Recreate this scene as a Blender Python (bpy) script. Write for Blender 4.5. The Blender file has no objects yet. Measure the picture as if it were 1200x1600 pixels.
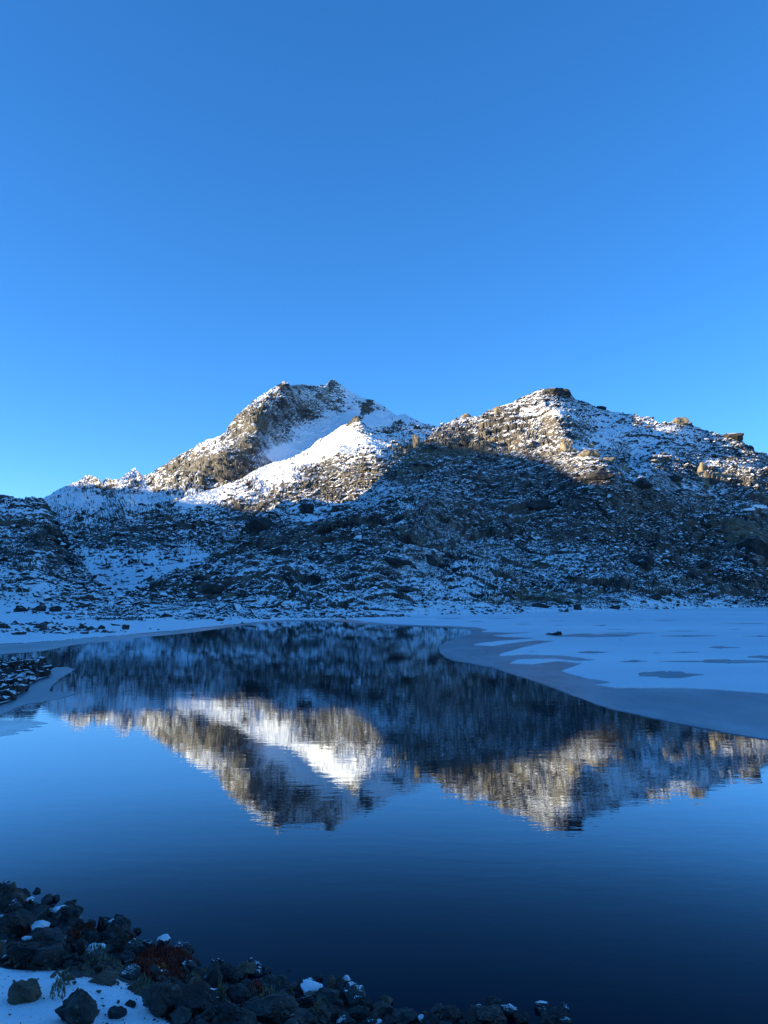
import bpy, bmesh, math, random
import numpy as np
from mathutils import Vector, Matrix, geometry

# ------------------------------------------------------------------ camera, sky, sun, exposure
S = bpy.context.scene
COL = S.collection
EYE = 5.0
PITCH = math.radians(6.25)
FPX = 1200.0
cam_d = bpy.data.cameras.new('camera')
cam = bpy.data.objects.new('camera', cam_d)
COL.objects.link(cam)
cam.location = (0, 0, EYE)
cam.rotation_euler = (math.radians(90) + PITCH, 0, 0)
cam_d.sensor_fit = 'VERTICAL'
cam_d.sensor_height = 36.0
cam_d.lens = 36.0 * FPX / 1600.0
cam_d.clip_start = 0.1
cam_d.clip_end = 20000
S.camera = cam

SUN_AZ = math.radians(-100)      # clockwise from +Y
SUN_EL = math.radians(9.5)
W = bpy.data.worlds.new("World")
S.world = W
W.use_nodes = True
nt = W.node_tree
for n in list(nt.nodes):
    nt.nodes.remove(n)
sky = nt.nodes.new('ShaderNodeTexSky')
sky.sky_type = 'NISHITA'
sky.sun_disc = False
sky.sun_elevation = SUN_EL
sky.sun_rotation = SUN_AZ
sky.altitude = 3000
sky.air_density = 1.0
sky.dust_density = 0.2
sky.ozone_density = 4.0
hs = nt.nodes.new('ShaderNodeHueSaturation')
hs.inputs['Saturation'].default_value = 1.195
hs.inputs['Hue'].default_value = 0.507
bgn = nt.nodes.new('ShaderNodeBackground')
bgn.inputs['Strength'].default_value = 0.15
wo = nt.nodes.new('ShaderNodeOutputWorld')
gm = nt.nodes.new('ShaderNodeGamma')
gm.inputs['Gamma'].default_value = 0.84
nt.links.new(sky.outputs[0], gm.inputs['Color'])
nt.links.new(gm.outputs[0], hs.inputs['Color'])
nt.links.new(hs.outputs[0], bgn.inputs['Color'])
nt.links.new(bgn.outputs[0], wo.inputs[0])

sun_dir = Vector((math.sin(SUN_AZ) * math.cos(SUN_EL), math.cos(SUN_AZ) * math.cos(SUN_EL), math.sin(SUN_EL)))
sd = bpy.data.lights.new('sun', 'SUN')
sd.energy = 4.6
sd.angle = math.radians(0.5)
sd.color = (1.0, 0.83, 0.55)
sun = bpy.data.objects.new('sun', sd)
sun.rotation_euler = sun_dir.to_track_quat('Z', 'Y').to_euler()
sun.location = (0, 0, 300)
COL.objects.link(sun)
S.view_settings.view_transform = 'Standard'
S.view_settings.look = 'None'
S.view_settings.exposure = 1.60
S.view_settings.gamma = 1.0
S.view_settings.use_curve_mapping = False
S.render.engine = 'CYCLES'
S.cycles.max_bounces = 5
S.cycles.diffuse_bounces = 2
S.cycles.glossy_bounces = 3

random.seed(7)
RNG = np.random.RandomState(7)

# ------------------------------------------------------------------ numpy noise
def _h(ix, iy, seed):
    n = (ix.astype(np.int64) * 374761393 + iy.astype(np.int64) * 668265263 + seed * 2246822519) & 0xFFFFFFFF
    n = ((n ^ (n >> 13)) * 1274126177) & 0xFFFFFFFF
    n = ((n ^ (n >> 16)) * 2654435761) & 0xFFFFFFFF
    return ((n ^ (n >> 15)) & 0xFFFFFF) / float(0x1000000)

def vnoise(x, y, seed=0):
    x = np.asarray(x, float); y = np.asarray(y, float)
    ix = np.floor(x); iy = np.floor(y)
    fx = x - ix; fy = y - iy
    ux = fx * fx * fx * (fx * (fx * 6 - 15) + 10); uy = fy * fy * fy * (fy * (fy * 6 - 15) + 10)
    a = _h(ix, iy, seed); b = _h(ix + 1, iy, seed); c = _h(ix, iy + 1, seed); d = _h(ix + 1, iy + 1, seed)
    return (a * (1 - ux) + b * ux) * (1 - uy) + (c * (1 - ux) + d * ux) * uy - 0.5

def fbm(x, y, seed=0, octv=5, gain=0.5, ridge=False):
    s = 0; amp = 1; f = 1; tot = 0
    for o in range(octv):
        ca, sa = math.cos(o * 1.3), math.sin(o * 1.3)
        v = vnoise((x * ca - y * sa) * f + 17.3 * o, (x * sa + y * ca) * f - 9.1 * o, seed + o)
        if ridge: v = 0.3 - 2 * np.abs(v)
        s = s + v * amp; tot += amp; amp *= gain; f *= 2.03
    return s / tot

def blocks(x, y, seed=0):
    """broken-rock relief: every cell is a tilted facet; unit = cell size; also distance to crack"""
    ix = np.floor(x); iy = np.floor(y)
    d1 = np.full(x.shape, 9.0); d2 = np.full(x.shape, 9.0)
    h = np.zeros(x.shape)
    for i in (-1, 0, 1):
        for j in (-1, 0, 1):
            cx = ix + i; cy = iy + j
            px = cx + _h(cx, cy, seed); py = cy + _h(cx, cy, seed + 1)
            dx = x - px; dy = y - py
            d = dx * dx + dy * dy
            hv = (_h(cx, cy, seed + 2) - .5) + (_h(cx, cy, seed + 3) - .5) * dx * 1.6 + (_h(cx, cy, seed + 4) - .5) * dy * 1.6
            m1 = d < d1
            d2 = np.where(m1, d1, np.minimum(d2, d))
            h = np.where(m1, hv, h)
            d1 = np.where(m1, d, d1)
    e = np.sqrt(d2) - np.sqrt(d1)
    return h - 0.35 * np.clip(1 - e / 0.18, 0, 1), e

# ------------------------------------------------------------------ photo pixel -> place
def ray(px, py):
    a = (np.asarray(px, float) - 600) / FPX; b = (800 - np.asarray(py, float)) / FPX
    cp, sp = math.cos(PITCH), math.sin(PITCH)
    dx = a; dy = cp - sp * b; dz = sp + cp * b
    hz = np.sqrt(dx * dx + dy * dy)
    return dx / hz, dy / hz, dz / hz          # per metre of horizontal distance

def at(px, py, r):
    dx, dy, dz = ray(px, py)
    return np.stack([dx * r, dy * r, EYE + dz * r], -1)

def ground_r(px, py, z=0.0):
    dx, dy, dz = ray(px, py)
    return (z - EYE) / dz

def ground(px, py, z=0.0):
    return at(px, py, ground_r(px, py, z))

def interp(pts, x):
    p = np.array(sorted(pts), float)
    return np.interp(x, p[:, 0], p[:, 1])

class RBF:
    def __init__(self, pts):
        p = np.array(pts, float)
        self.c = p[:, :2] / 100.0
        d = self._k(self.c, self.c)
        n = len(p)
        A = np.zeros((n + 3, n + 3)); A[:n, :n] = d + np.eye(n) * 1e-3
        A[:n, n] = 1; A[:n, n + 1:] = self.c; A[n, :n] = 1; A[n + 1:, :n] = self.c.T
        self.w = np.linalg.solve(A, np.concatenate([np.log(p[:, 2]), [0, 0, 0]]))
    def _k(self, a, b):
        return np.sqrt(((a[:, None, :] - b[None, :, :]) ** 2).sum(-1) + .012)   # nearly linear kernel: little overshoot
    def __call__(self, px, py):
        sh = np.broadcast(px, py).shape
        q = np.stack([np.broadcast_to(px, sh).ravel(), np.broadcast_to(py, sh).ravel()], -1) / 100.0
        out = np.zeros(len(q))
        for i in range(0, len(q), 60000):
            qq = q[i:i + 60000]
            out[i:i + 60000] = self._k(qq, self.c) @ self.w[:len(self.c)] + self.w[len(self.c)] + qq @ self.w[len(self.c) + 1:]
        return np.exp(out).reshape(sh)

# ------------------------------------------------------------------ object helpers
def tag(o, label=None, cat=None, group=None, kind=None):
    if label: o['label'] = label
    if cat: o['category'] = cat
    if group: o['group'] = group
    if kind: o['kind'] = kind
    return o

def mesh_np(name, V, F, mat=None, smooth=False, attrs=None):
    V = np.ascontiguousarray(V, dtype=np.float32).reshape(-1, 3)
    F = np.ascontiguousarray(F, dtype=np.int32)
    k = F.shape[1]
    me = bpy.data.meshes.new(name)
    me.vertices.add(len(V)); me.vertices.foreach_set('co', V.ravel())
    me.loops.add(F.size); me.loops.foreach_set('vertex_index', F.ravel())
    me.polygons.add(len(F))
    me.polygons.foreach_set('loop_start', np.arange(0, F.size, k, dtype=np.int32))
    me.polygons.foreach_set('loop_total', np.full(len(F), k, dtype=np.int32))
    me.polygons.foreach_set('use_smooth', np.full(len(F), smooth, dtype=bool))
    me.update(calc_edges=True)
    me.validate()
    if attrs:
        for an, av in attrs.items():
            a = me.attributes.new(an, 'FLOAT', 'POINT')
            a.data.foreach_set('value', np.ascontiguousarray(av, dtype=np.float32).ravel())
    if mat: me.materials.append(mat)
    o = bpy.data.objects.new(name, me)
    COL.objects.link(o)
    return o

def grid_faces(nr, nc, flip=False):
    i = np.arange(nr - 1)[:, None] * nc + np.arange(nc - 1)[None, :]
    i = i.ravel()
    f = np.stack([i, i + 1, i + nc + 1, i + nc], -1)
    return f[:, ::-1] if flip else f

# ------------------------------------------------------------------ materials
class NB:
    def __init__(self, name):
        self.m = bpy.data.materials.new(name); self.m.use_nodes = True
        self.t = self.m.node_tree
        self.t.nodes.clear()
        self.out = self.t.nodes.new('ShaderNodeOutputMaterial')
    def n(self, typ, **kw):
        nd = self.t.nodes.new(typ)
        for k, v in kw.items(): setattr(nd, k, v)
        return nd
    def put(self, sock, v):
        if isinstance(v, bpy.types.NodeSocket): self.t.links.new(v, sock)
        elif v is not None: sock.default_value = v
    def math(self, op, a, b=0.0, clamp=False):
        nd = self.n('ShaderNodeMath', operation=op); nd.use_clamp = clamp
        self.put(nd.inputs[0], a); self.put(nd.inputs[1], b)
        return nd.outputs[0]
    def noise(self, vec, scale, detail=4, rough=0.55, dist=0.0):
        nd = self.n('ShaderNodeTexNoise')
        self.put(nd.inputs['Vector'], vec); nd.inputs['Scale'].default_value = scale
        nd.inputs['Detail'].default_value = detail; nd.inputs['Roughness'].default_value = rough
        nd.inputs['Distortion'].default_value = dist
        return nd.outputs['Fac']
    def rng(self, v, a, b, c=0.0, d=1.0, smooth=False):
        nd = self.n('ShaderNodeMapRange'); nd.clamp = True
        if smooth: nd.interpolation_type = 'SMOOTHSTEP'
        self.put(nd.inputs[0], v)
        for i, x in zip((1, 2, 3, 4), (a, b, c, d)): self.put(nd.inputs[i], x)
        return nd.outputs[0]
    def mix(self, f, a, b):
        nd = self.n('ShaderNodeMix', data_type='RGBA')
        self.put(nd.inputs[0], f)
        self.put(nd.inputs[6], a if isinstance(a, bpy.types.NodeSocket) else (*a, 1))
        self.put(nd.inputs[7], b if isinstance(b, bpy.types.NodeSocket) else (*b, 1))
        return nd.outputs[2]
    def attr(self, name):
        nd = self.n('ShaderNodeAttribute'); nd.attribute_name = name
        return nd.outputs['Fac']
    def bump(self, h, strength, dist):
        nd = self.n('ShaderNodeBump'); nd.inputs['Strength'].default_value = strength
        nd.inputs['Distance'].default_value = dist; self.put(nd.inputs['Height'], h)
        return nd.outputs['Normal']
    def scalev(self, vec, s):
        nd = self.n('ShaderNodeMapping'); self.put(nd.inputs[0], vec); nd.inputs['Scale'].default_value = s
        return nd.outputs[0]
    def princ(self, col, rough=0.8, normal=None, **kw):
        p = self.n('ShaderNodeBsdfPrincipled')
        self.put(p.inputs['Base Color'], col if isinstance(col, bpy.types.NodeSocket) else (*col, 1))
        self.put(p.inputs['Roughness'], rough)
        if normal is not None: self.put(p.inputs['Normal'], normal)
        for k, v in kw.items(): self.put(p.inputs[k], v)
        return p
    def done(self, sh):
        self.t.links.new(sh if isinstance(sh, bpy.types.NodeSocket) else sh.outputs[0], self.out.inputs[0])
        return self.m

SNOW = (0.88, 0.88, 0.88)

def snowy_rock(name, k, thr=0.80, width=0.05, rough_a=0.35, dark=(0.035, 0.033, 0.030), light=(0.16, 0.135, 0.10),
               grass=(0.17, 0.115, 0.05), bump_d=0.3, use_attr=True, snow_on=True, stain=None):
    """k = size of the main grain in metres"""
    b = NB(name)
    g = b.n('ShaderNodeNewGeometry')
    pos = g.outputs['Position']
    sx = b.n('ShaderNodeSeparateXYZ'); b.put(sx.inputs[0], g.outputs['Normal'])
    n1 = b.noise(pos, 1.0 / (k * 3), 6, 0.62)
    n2 = b.noise(b.scalev(pos, (1, 1, 2.5)), 1.0 / k, 3, 0.6)
    n3 = b.noise(pos, 1.0 / (k * 22), 4, 0.5)
    rc = b.mix(b.rng(n1, .42, .70), dark, light)
    rc = b.mix(b.rng(n3, .42, .62, 0, .55), rc, tuple(0.55 * c for c in light))
    if stain:
        rc = b.mix(b.rng(b.noise(pos, 1.0 / (k * 6), 4, .6), .50, .60, 0, .75), rc, stain)
        rc = b.mix(b.rng(b.noise(pos, 1.0 / (k * 1.3), 2, .5), .62, .68, 0, .55), rc, tuple(1.5 * c for c in light))
    if use_attr:
        gf = b.math('ADD', b.attr('grass'), b.math('MULTIPLY', b.math('SUBTRACT', n1, .5), 1.2))
        gm = b.rng(gf, .25, .55)
        gc = b.mix(b.rng(n2, .3, .7), tuple(c * .45 for c in grass), grass)
        rc = b.mix(gm, rc, gc)
    if snow_on:
        v = b.math('ADD', sx.outputs['Z'], b.math('MULTIPLY', b.math('SUBTRACT', n1, .5), rough_a))
        v = b.math('ADD', v, b.math('MULTIPLY', b.math('SUBTRACT', n2, .5), rough_a * .9))
        if use_attr: v = b.math('ADD', v, b.attr('snow'))
        s = b.rng(v, thr - width, thr + width)
        colr = b.mix(s, rc, SNOW)
        ro = b.rng(s, 0, 1, .85, .6)
    else:
        colr = rc; ro = .8
    nm = b.bump(b.math('ADD', n1, b.math('MULTIPLY', n2, .5)), 0.5, bump_d)
    return b.done(b.princ(colr, ro, nm))

M_HILL = snowy_rock('hill_rock', 1.5, thr=0.86, width=.035, rough_a=.95, bump_d=1.0, dark=(.014, .014, .015), light=(.215, .185, .145), grass=(.22, .18, .115))
M_MOUNT = snowy_rock('mountain_rock', 4.5, thr=0.76, width=.035, rough_a=1.1, bump_d=2.0, dark=(.025, .025, .024), light=(.20, .18, .14), grass=(.14, .115, .07))
M_TALUS = snowy_rock('talus_rock', .8, thr=0.63, width=.05, rough_a=.5, use_attr=False, bump_d=.4, dark=(.012, .012, .013), light=(.13, .117, .097))
M_BOULD = snowy_rock('boulder_rock', 1.0, thr=0.93, width=.05, rough_a=.4, use_attr=False, bump_d=.4, dark=(.016, .016, .016), light=(.07, .065, .058))
M_CRAG = snowy_rock('crag_rock', 1.0, thr=.98, width=.05, rough_a=.4, use_attr=False, bump_d=.4, dark=(.010, .010, .011), light=(.075, .07, .062))  # near-black crag rock; also paints the shade of the slope's hollows
M_SUNB = snowy_rock('sunlit_boulder_rock', 1.0, thr=.90, width=.05, rough_a=.45, use_attr=False, bump_d=.4, dark=(.16, .13, .085), light=(.38, .31, .20))  # pale warm version of boulder_rock: sunlight on these stones put into the colour
M_SPIT = snowy_rock('spit_rock', .25, thr=0.90, width=.06, rough_a=.5, use_attr=False, bump_d=.1, dark=(.013, .009, .008), light=(.06, .035, .028))
M_BARE = snowy_rock('wet_rock', .06, thr=1.2, use_attr=False, bump_d=.03, stain=(.055, .026, .016), dark=(.006, .007, .007), light=(.085, .09, .082), snow_on=False)
M_DUST = snowy_rock('frosted_rock', .16, thr=0.93, width=.05, rough_a=.30, use_attr=False, bump_d=.03, dark=(.015, .018, .019), light=(.10, .105, .10))
M_BROWN = snowy_rock('brown_rock', .06, use_attr=False, bump_d=.02, dark=(.07, .045, .028), light=(.20, .13, .08), snow_on=False)
M_BLACK = snowy_rock('black_wet_rock', .06, use_attr=False, bump_d=.03, stain=(.04, .018, .012), dark=(.006, .007, .008), light=(.04, .041, .042), snow_on=False)

def mat_snow(name, k=1.0, bd=.02):
    b = NB(name)
    g = b.n('ShaderNodeNewGeometry')
    n = b.noise(g.outputs['Position'], 1.0 / k, 6, .6)
    big = b.noise(b.scalev(g.outputs['Position'], (.35, 1, 1)), .14 / k, 5, .6)
    c = b.mix(b.rng(big, .38, .62), (.70, .73, .76), (.91, .91, .91))
    return b.done(b.princ(b.mix(b.rng(n, .3, .6, .25, 0), c, (.62, .65, .68)), .6, b.bump(n, .6, bd)))
M_SNOW = mat_snow('snow', .15, .05)
M_LAKESNOW = mat_snow('lake_snow', 6.0, .12)

def mat_ice():
    b = NB('bare_ice')
    g = b.n('ShaderNodeNewGeometry'); pos = g.outputs['Position']
    n = b.noise(b.scalev(pos, (1, .35, 1)), .35, 6, .65)
    n2 = b.noise(pos, .06, 3, .5)
    c = b.mix(b.rng(n, .35, .68), (.20, .23, .25), (.42, .45, .47))
    c = b.mix(b.rng(n2, .4, .65), c, (.17, .20, .23))
    v = b.n('ShaderNodeTexVoronoi'); b.put(v.inputs['Vector'], pos); v.inputs['Scale'].default_value = .30
    spot = b.rng(b.math('ADD', v.outputs['Distance'], b.math('MULTIPLY', n2, .35)), .19, .23)
    cr = b.n('ShaderNodeTexVoronoi', feature='DISTANCE_TO_EDGE'); b.put(cr.inputs['Vector'], b.scalev(pos, (1, .6, 1))); cr.inputs['Scale'].default_value = .09
    c = b.mix(b.rng(b.math('ADD', cr.outputs['Distance'], b.math('MULTIPLY', n, .05)), .022, .034, .5, 0), c, (.42, .45, .47))
    c = b.mix(spot, (.04, .05, .06), c)
    return b.done(b.princ(c, .38, b.bump(n, .2, .03), **{'IOR': 1.31}))
M_ICE = mat_ice()
def mat_film():
    b = NB('thin_ice')
    g = b.n('ShaderNodeNewGeometry'); pos = g.outputs['Position']
    n = b.noise(b.scalev(pos, (1, .5, 1)), 1.1, 6, .7)
    ic = b.princ(b.mix(b.rng(n, .35, .65), (.16, .19, .21), (.42, .45, .48)), .3)
    gl = b.n('ShaderNodeBsdfGlossy'); gl.inputs['Roughness'].default_value = .04
    mx = b.n('ShaderNodeMixShader'); b.put(mx.inputs[0], b.rng(n, .3, .75, .75, .1))
    b.t.links.new(ic.outputs[0], mx.inputs[1]); b.t.links.new(gl.outputs[0], mx.inputs[2])
    gl.inputs['Color'].default_value = (.5, .58, .65, 1)
    return b.done(mx)
M_FILM = mat_film()

def mat_water():
    b = NB('lake_water')
    g = b.n('ShaderNodeNewGeometry'); pos = g.outputs['Position']
    w1 = b.noise(b.scalev(pos, (.55, 1.4, 1)), 2.2, 3, .55)
    w2 = b.noise(b.scalev(pos, (.35, 1, 1)), .35, 3, .5)
    calm = b.rng(b.noise(b.scalev(pos, (.4, 1, 1)), .045, 3, .5), .35, .65, .25, 1.0)
    h = b.math('MULTIPLY', b.math('ADD', w1, b.math('MULTIPLY', w2, 2.5)), calm)
    nm = b.bump(h, 1.0, .0023)
    deep = b.noise(pos, .35, 4, .6)
    body = b.princ(b.mix(deep, (.0005, .006, .016), (.001, .010, .022)), .5, None, **{'Specular IOR Level': 0.0})
    gl = b.n('ShaderNodeBsdfGlossy'); gl.inputs['Roughness'].default_value = .012
    gl.inputs['Color'].default_value = (.86, .95, 1, 1)
    b.put(gl.inputs['Normal'], nm)
    fr = b.n('ShaderNodeFresnel'); fr.inputs['IOR'].default_value = 1.33
    b.put(fr.inputs['Normal'], nm)
    f = b.n('ShaderNodeFloatCurve')
    cm = f.mapping.curves[0]
    cm.points[0].location = (0.0, 0.0); cm.points[1].location = (1.0, .97)
    for x, y in WATER_CURVE:
        cm.points.new(x, y)
    f.mapping.update()
    b.put(f.inputs['Value'], fr.outputs[0])
    mx = b.n('ShaderNodeMixShader')
    b.put(mx.inputs[0], f.outputs[0]); b.t.links.new(body.outputs[0], mx.inputs[1]); b.t.links.new(gl.outputs[0], mx.inputs[2])
    return b.done(mx)
WATER_CURVE = [(.05, .008), (.09, .05), (.13, .125), (.2, .37), (.3, .60), (.5, .74)]
M_WATER = mat_water()

def mat_moss(name, a, c, k=.02):
    b = NB(name)
    g = b.n('ShaderNodeNewGeometry')
    n = b.noise(g.outputs['Position'], 1 / k, 3, .6)
    return b.done(b.princ(b.mix(b.rng(n, .35, .65), a, c), .9))
M_MOSS = mat_moss('red_moss', (.10, .012, .006), (.30, .045, .018))
M_DRY = mat_moss('dry_grass', (.09, .08, .045), (.22, .19, .11))
M_YEL = mat_moss('yellow_leaf', (.75, .30, .05), (.9, .50, .12), .03)

# ------------------------------------------------------------------ control data of the relief (photo outlines + real distances)
MOUNT_TOP = [(-110, 800), (-40, 790), (30, 788), (63, 780), (93, 763), (123, 750), (133, 743), (143, 742), (155, 748), (160, 753), (167, 744),
             (175, 750), (190, 745), (200, 737), (210, 731), (216, 736), (222, 743), (230, 742), (253, 727), (287, 707), (313, 692), (343, 680),
             (353, 673), (363, 657), (383, 637), (400, 623), (410, 617), (433, 602), (441, 596), (448, 595), (455, 602), (473, 600), (497, 603),
             (511, 599), (516, 593), (523, 593), (528, 598), (537, 603), (550, 613), (570, 622), (583, 625), (603, 637), (620, 648), (633, 645),
             (643, 652), (663, 662), (683, 667), (720, 690), (800, 740), (900, 800)]
MOUNT_BOT = [(-110, 957), (380, 958), (420, 900), (520, 850), (900, 850)]
MOUNT_R = [(-100, 957, 240), (0, 957, 240), (150, 957, 235), (300, 957, 230), (380, 957, 225), (-100, 900, 420), (60, 900, 430), (170, 905, 420), (270, 890, 430), (360, 880, 430),
           (240, 870, 520), (150, 850, 640), (300, 830, 660), (380, 810, 760), (420, 900, 430), (520, 850, 660), (700, 850, 700), (900, 850, 700),
           (200, 800, 850), (120, 800, 1000), (280, 790, 860), (400, 790, 900), (520, 770, 1000), (600, 760, 1050), (700, 760, 1000),
           (440, 720, 1170), (480, 697, 1240), (520, 675, 1290), (550, 660, 1310), (600, 670, 1300), (650, 672, 1290), (680, 668, 1380), (480, 740, 1140), (600, 720, 1200),
           (470, 650, 1340), (520, 640, 1400), (560, 635, 1400), (400, 660, 1160), (355, 705, 1090), (395, 700, 1080), (420, 640, 1240), (440, 665, 1240),
           (405, 725, 1040), (350, 742, 990), (300, 757, 1000), (340, 770, 950), (280, 735, 1160), (320, 715, 1130), (447, 597, 1340), (480, 602, 1400), (520, 595, 1450), (570, 624, 1440), (603, 638, 1420),
           (400, 624, 1290), (353, 673, 1280), (300, 700, 1280), (230, 742, 1300), (230, 762, 1190), (205, 735, 1350), (150, 745, 1380), (90, 768, 1380), (63, 780, 1350), (100, 780, 1250),
           (160, 780, 1200), (-40, 790, 1300), (900, 800, 1100), (800, 740, 1200)]
SPUR_TOP = [(236, 812), (250, 797), (265, 787), (290, 777), (340, 762), (380, 746), (405, 731), (420, 724), (450, 716), (480, 703), (493, 692), (515, 678), (535, 665), (545, 659), (551, 652), (557, 648), (563, 655),
            (570, 663), (590, 675), (605, 678), (617, 676), (640, 671), (665, 671), (685, 667), (720, 680), (760, 700)]
SPUR_BOT = [(236, 826), (300, 835), (380, 845), (760, 840)]
SPUR_R = [(236, 812, 865), (250, 797, 880), (265, 787, 880), (290, 777, 900), (340, 762, 930), (405, 731, 975), (450, 716, 985), (493, 692, 985), (545, 659, 985), (557, 648, 980), (590, 675, 960), (617, 676, 980), (640, 671, 1010),
          (685, 667, 1060), (760, 700, 1000), (236, 826, 800), (300, 812, 760), (400, 805, 720), (500, 790, 700), (600, 770, 720), (700, 760, 800), (400, 765, 850), (500, 740, 850), (560, 705, 880), (590, 710, 850), (640, 700, 920),
          (300, 835, 680), (400, 845, 640), (600, 840, 600), (760, 840, 650), (460, 745, 860), (530, 715, 870)]
HILL_TOP = [(130, 958), (150, 950), (200, 928), (250, 908), (300, 885), (345, 850), (380, 822), (392, 806), (405, 798), (425, 795), (440, 787), (480, 781), (500, 783), (530, 786), (550, 783), (575, 765),
            (600, 742), (620, 722), (640, 706), (665, 686), (685, 668), (700, 659), (715, 653), (729, 648), (746, 652), (757, 644), (767, 638), (780, 634),
            (796, 630), (810, 622), (825, 617), (838, 610), (846, 608), (870, 609), (887, 611), (893, 616), (900, 623), (915, 628), (933, 636), (950, 640), (967, 644), (990, 648),
            (1017, 652), (1033, 663), (1046, 661), (1055, 658), (1064, 657), (1078, 662), (1090, 669), (1117, 677), (1150, 682), (1158, 688), (1167, 694), (1187, 707), (1200, 710),
            (1260, 735), (1340, 775), (1420, 830)]
FOOT = [(-110, 957), (100, 957), (300, 959), (440, 964), (507, 964), (600, 962.5), (660, 960.5), (840, 958), (975, 953), (1043, 951.5), (1110, 950), (1200, 948), (1420, 946)]
def fr(x): return float(ground_r(x, float(interp(FOOT, x)), .15))
HILL_R = [(x, float(interp(FOOT, x)), fr(x)) for x in (130, 200, 300, 400, 500, 600, 700, 800, 900, 1000, 1100, 1200, 1300, 1420)]
HILL_R += [(150, 950, fr(150) + 8), (200, 928, fr(200) + 40), (250, 908, fr(250) + 70), (300, 885, 330), (345, 850, 370), (395, 806, 410), (480, 783, 445), (530, 786, 440),
           (575, 765, 470), (620, 722, 520), (660, 692, 560), (690, 668, 600), (740, 650, 620), (790, 633, 630), (850, 608, 640), (900, 625, 650),
           (1000, 652, 650), (1060, 658, 660), (1150, 682, 670), (1200, 712, 660), (1300, 755, 650), (1420, 830, 600),
           (640, 805, 340), (560, 815, 350), (600, 870, 275), (680, 840, 325), (740, 862, 320), (790, 890, 305), (700, 900, 270), (620, 920, 240), (830, 915, 300), (740, 840, 370), (800, 865, 350),
           (900, 905, 330), (1000, 905, 365), (1100, 900, 405), (1180, 870, 440), (1100, 930, 385), (500, 900, 270), (400, 880, 300), (450, 840, 350),
           (900, 820, 420), (1000, 800, 450), (1100, 810, 480), (1200, 800, 520), (850, 760, 460), (700, 760, 440), (760, 710, 520), (820, 690, 530), (850, 660, 570), (700, 700, 530), (870, 655, 555), (780, 670, 580),
           (890, 690, 510), (925, 712, 482), (960, 738, 458), (1005, 757, 450), (1040, 745, 510), (1100, 752, 530), (1180, 755, 550), (1000, 700, 590), (1100, 715, 600),
           (930, 675, 590), (1150, 720, 610), (980, 720, 545)]
LEFT_TOP = [(-130, 800), (-60, 772), (0, 776), (20, 779), (45, 782), (62, 784), (72, 795), (82, 806), (92, 822), (100, 838), (108, 850), (118, 868), (130, 882), (150, 912), (175, 925), (205, 940), (230, 955)]
LEFT_R = [(x, float(interp(FOOT, x)), fr(x) + 5) for x in (-130, -50, 0, 60, 120, 180, 230)]
LEFT_R += [(-60, 772, 460), (0, 777, 440), (60, 784, 430), (90, 820, 410), (118, 868, 370), (150, 912, 320), (205, 940, 275), (-100, 860, 390), (0, 870, 360),
           (60, 860, 350), (60, 900, 300), (100, 890, 330), (0, 920, 290), (130, 925, 285), (40, 835, 385), (0, 830, 395)]
R_MOUNT, R_HILL, R_LEFT, R_SPUR = RBF(MOUNT_R), RBF(HILL_R), RBF(LEFT_R), RBF(SPUR_R)

# regional cover: (px, py, radius x, radius y, amount)
MOUNT_SNOW = [(500, 690, 70, 40, .55), (440, 712, 45, 16, .55), (560, 655, 40, 25, .35), (440, 600, 15, 7, -.45), (480, 604, 30, 4, -.35), (520, 597, 10, 7, -.35), (600, 637, 30, 4, -.2), (645, 652, 14, 5, -.25),
              (375, 645, 12, 14, -.2), (350, 730, 14, 14, -.3), (540, 612, 30, 14, .2), (470, 625, 70, 26, .22), (395, 640, 10, 22, -.15), (425, 618, 10, 8, -.2), (600, 650, 60, 12, .3), (120, 775, 60, 20, .25), (230, 778, 60, 16, .15), (400, 690, 14, 30, -.2),
              (310, 725, 60, 18, -.33), (380, 705, 25, 25, -.3), (415, 655, 22, 12, -.3), (475, 645, 22, 11, -.28), (445, 632, 10, 10, -.25), (577, 629, 6, 7, -.7), (571, 638, 6, 7, -.7), (565, 646, 6, 6, -.6), (620, 660, 10, 6, -.3),
              (330, 810, 90, 14, -.2), (250, 835, 150, 24, -.5), (150, 850, 60, 20, -.3), (170, 900, 60, 20, -.15), (240, 885, 16, 12, .5), (285, 862, 25, 14, .2), (300, 900, 60, 14, -.1), (200, 925, 60, 8, .3)]
SPUR_SNOW = [(300, 782, 40, 10, .4), (350, 768, 50, 12, .45), (420, 740, 40, 12, .5), (470, 722, 40, 10, .5), (500, 700, 30, 12, .5), (535, 680, 30, 12, .45), (580, 690, 40, 10, .3), (630, 690, 30, 10, .05), (450, 745, 50, 8, .2),
             (540, 705, 40, 8, .25), (480, 730, 22, 8, -.3), (505, 722, 16, 8, -.3), (600, 735, 60, 24, -.25), (520, 755, 50, 18, -.25), (640, 705, 30, 14, -.3), (395, 800, 25, 18, -.3), (480, 775, 60, 12, -.1), (557, 651, 6, 5, -.5)]
SPUR_GRASS = [(600, 735, 70, 28, .6), (520, 770, 90, 18, .55), (640, 700, 30, 15, .5), (395, 800, 22, 18, .5), (560, 740, 40, 20, .3)]
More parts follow.
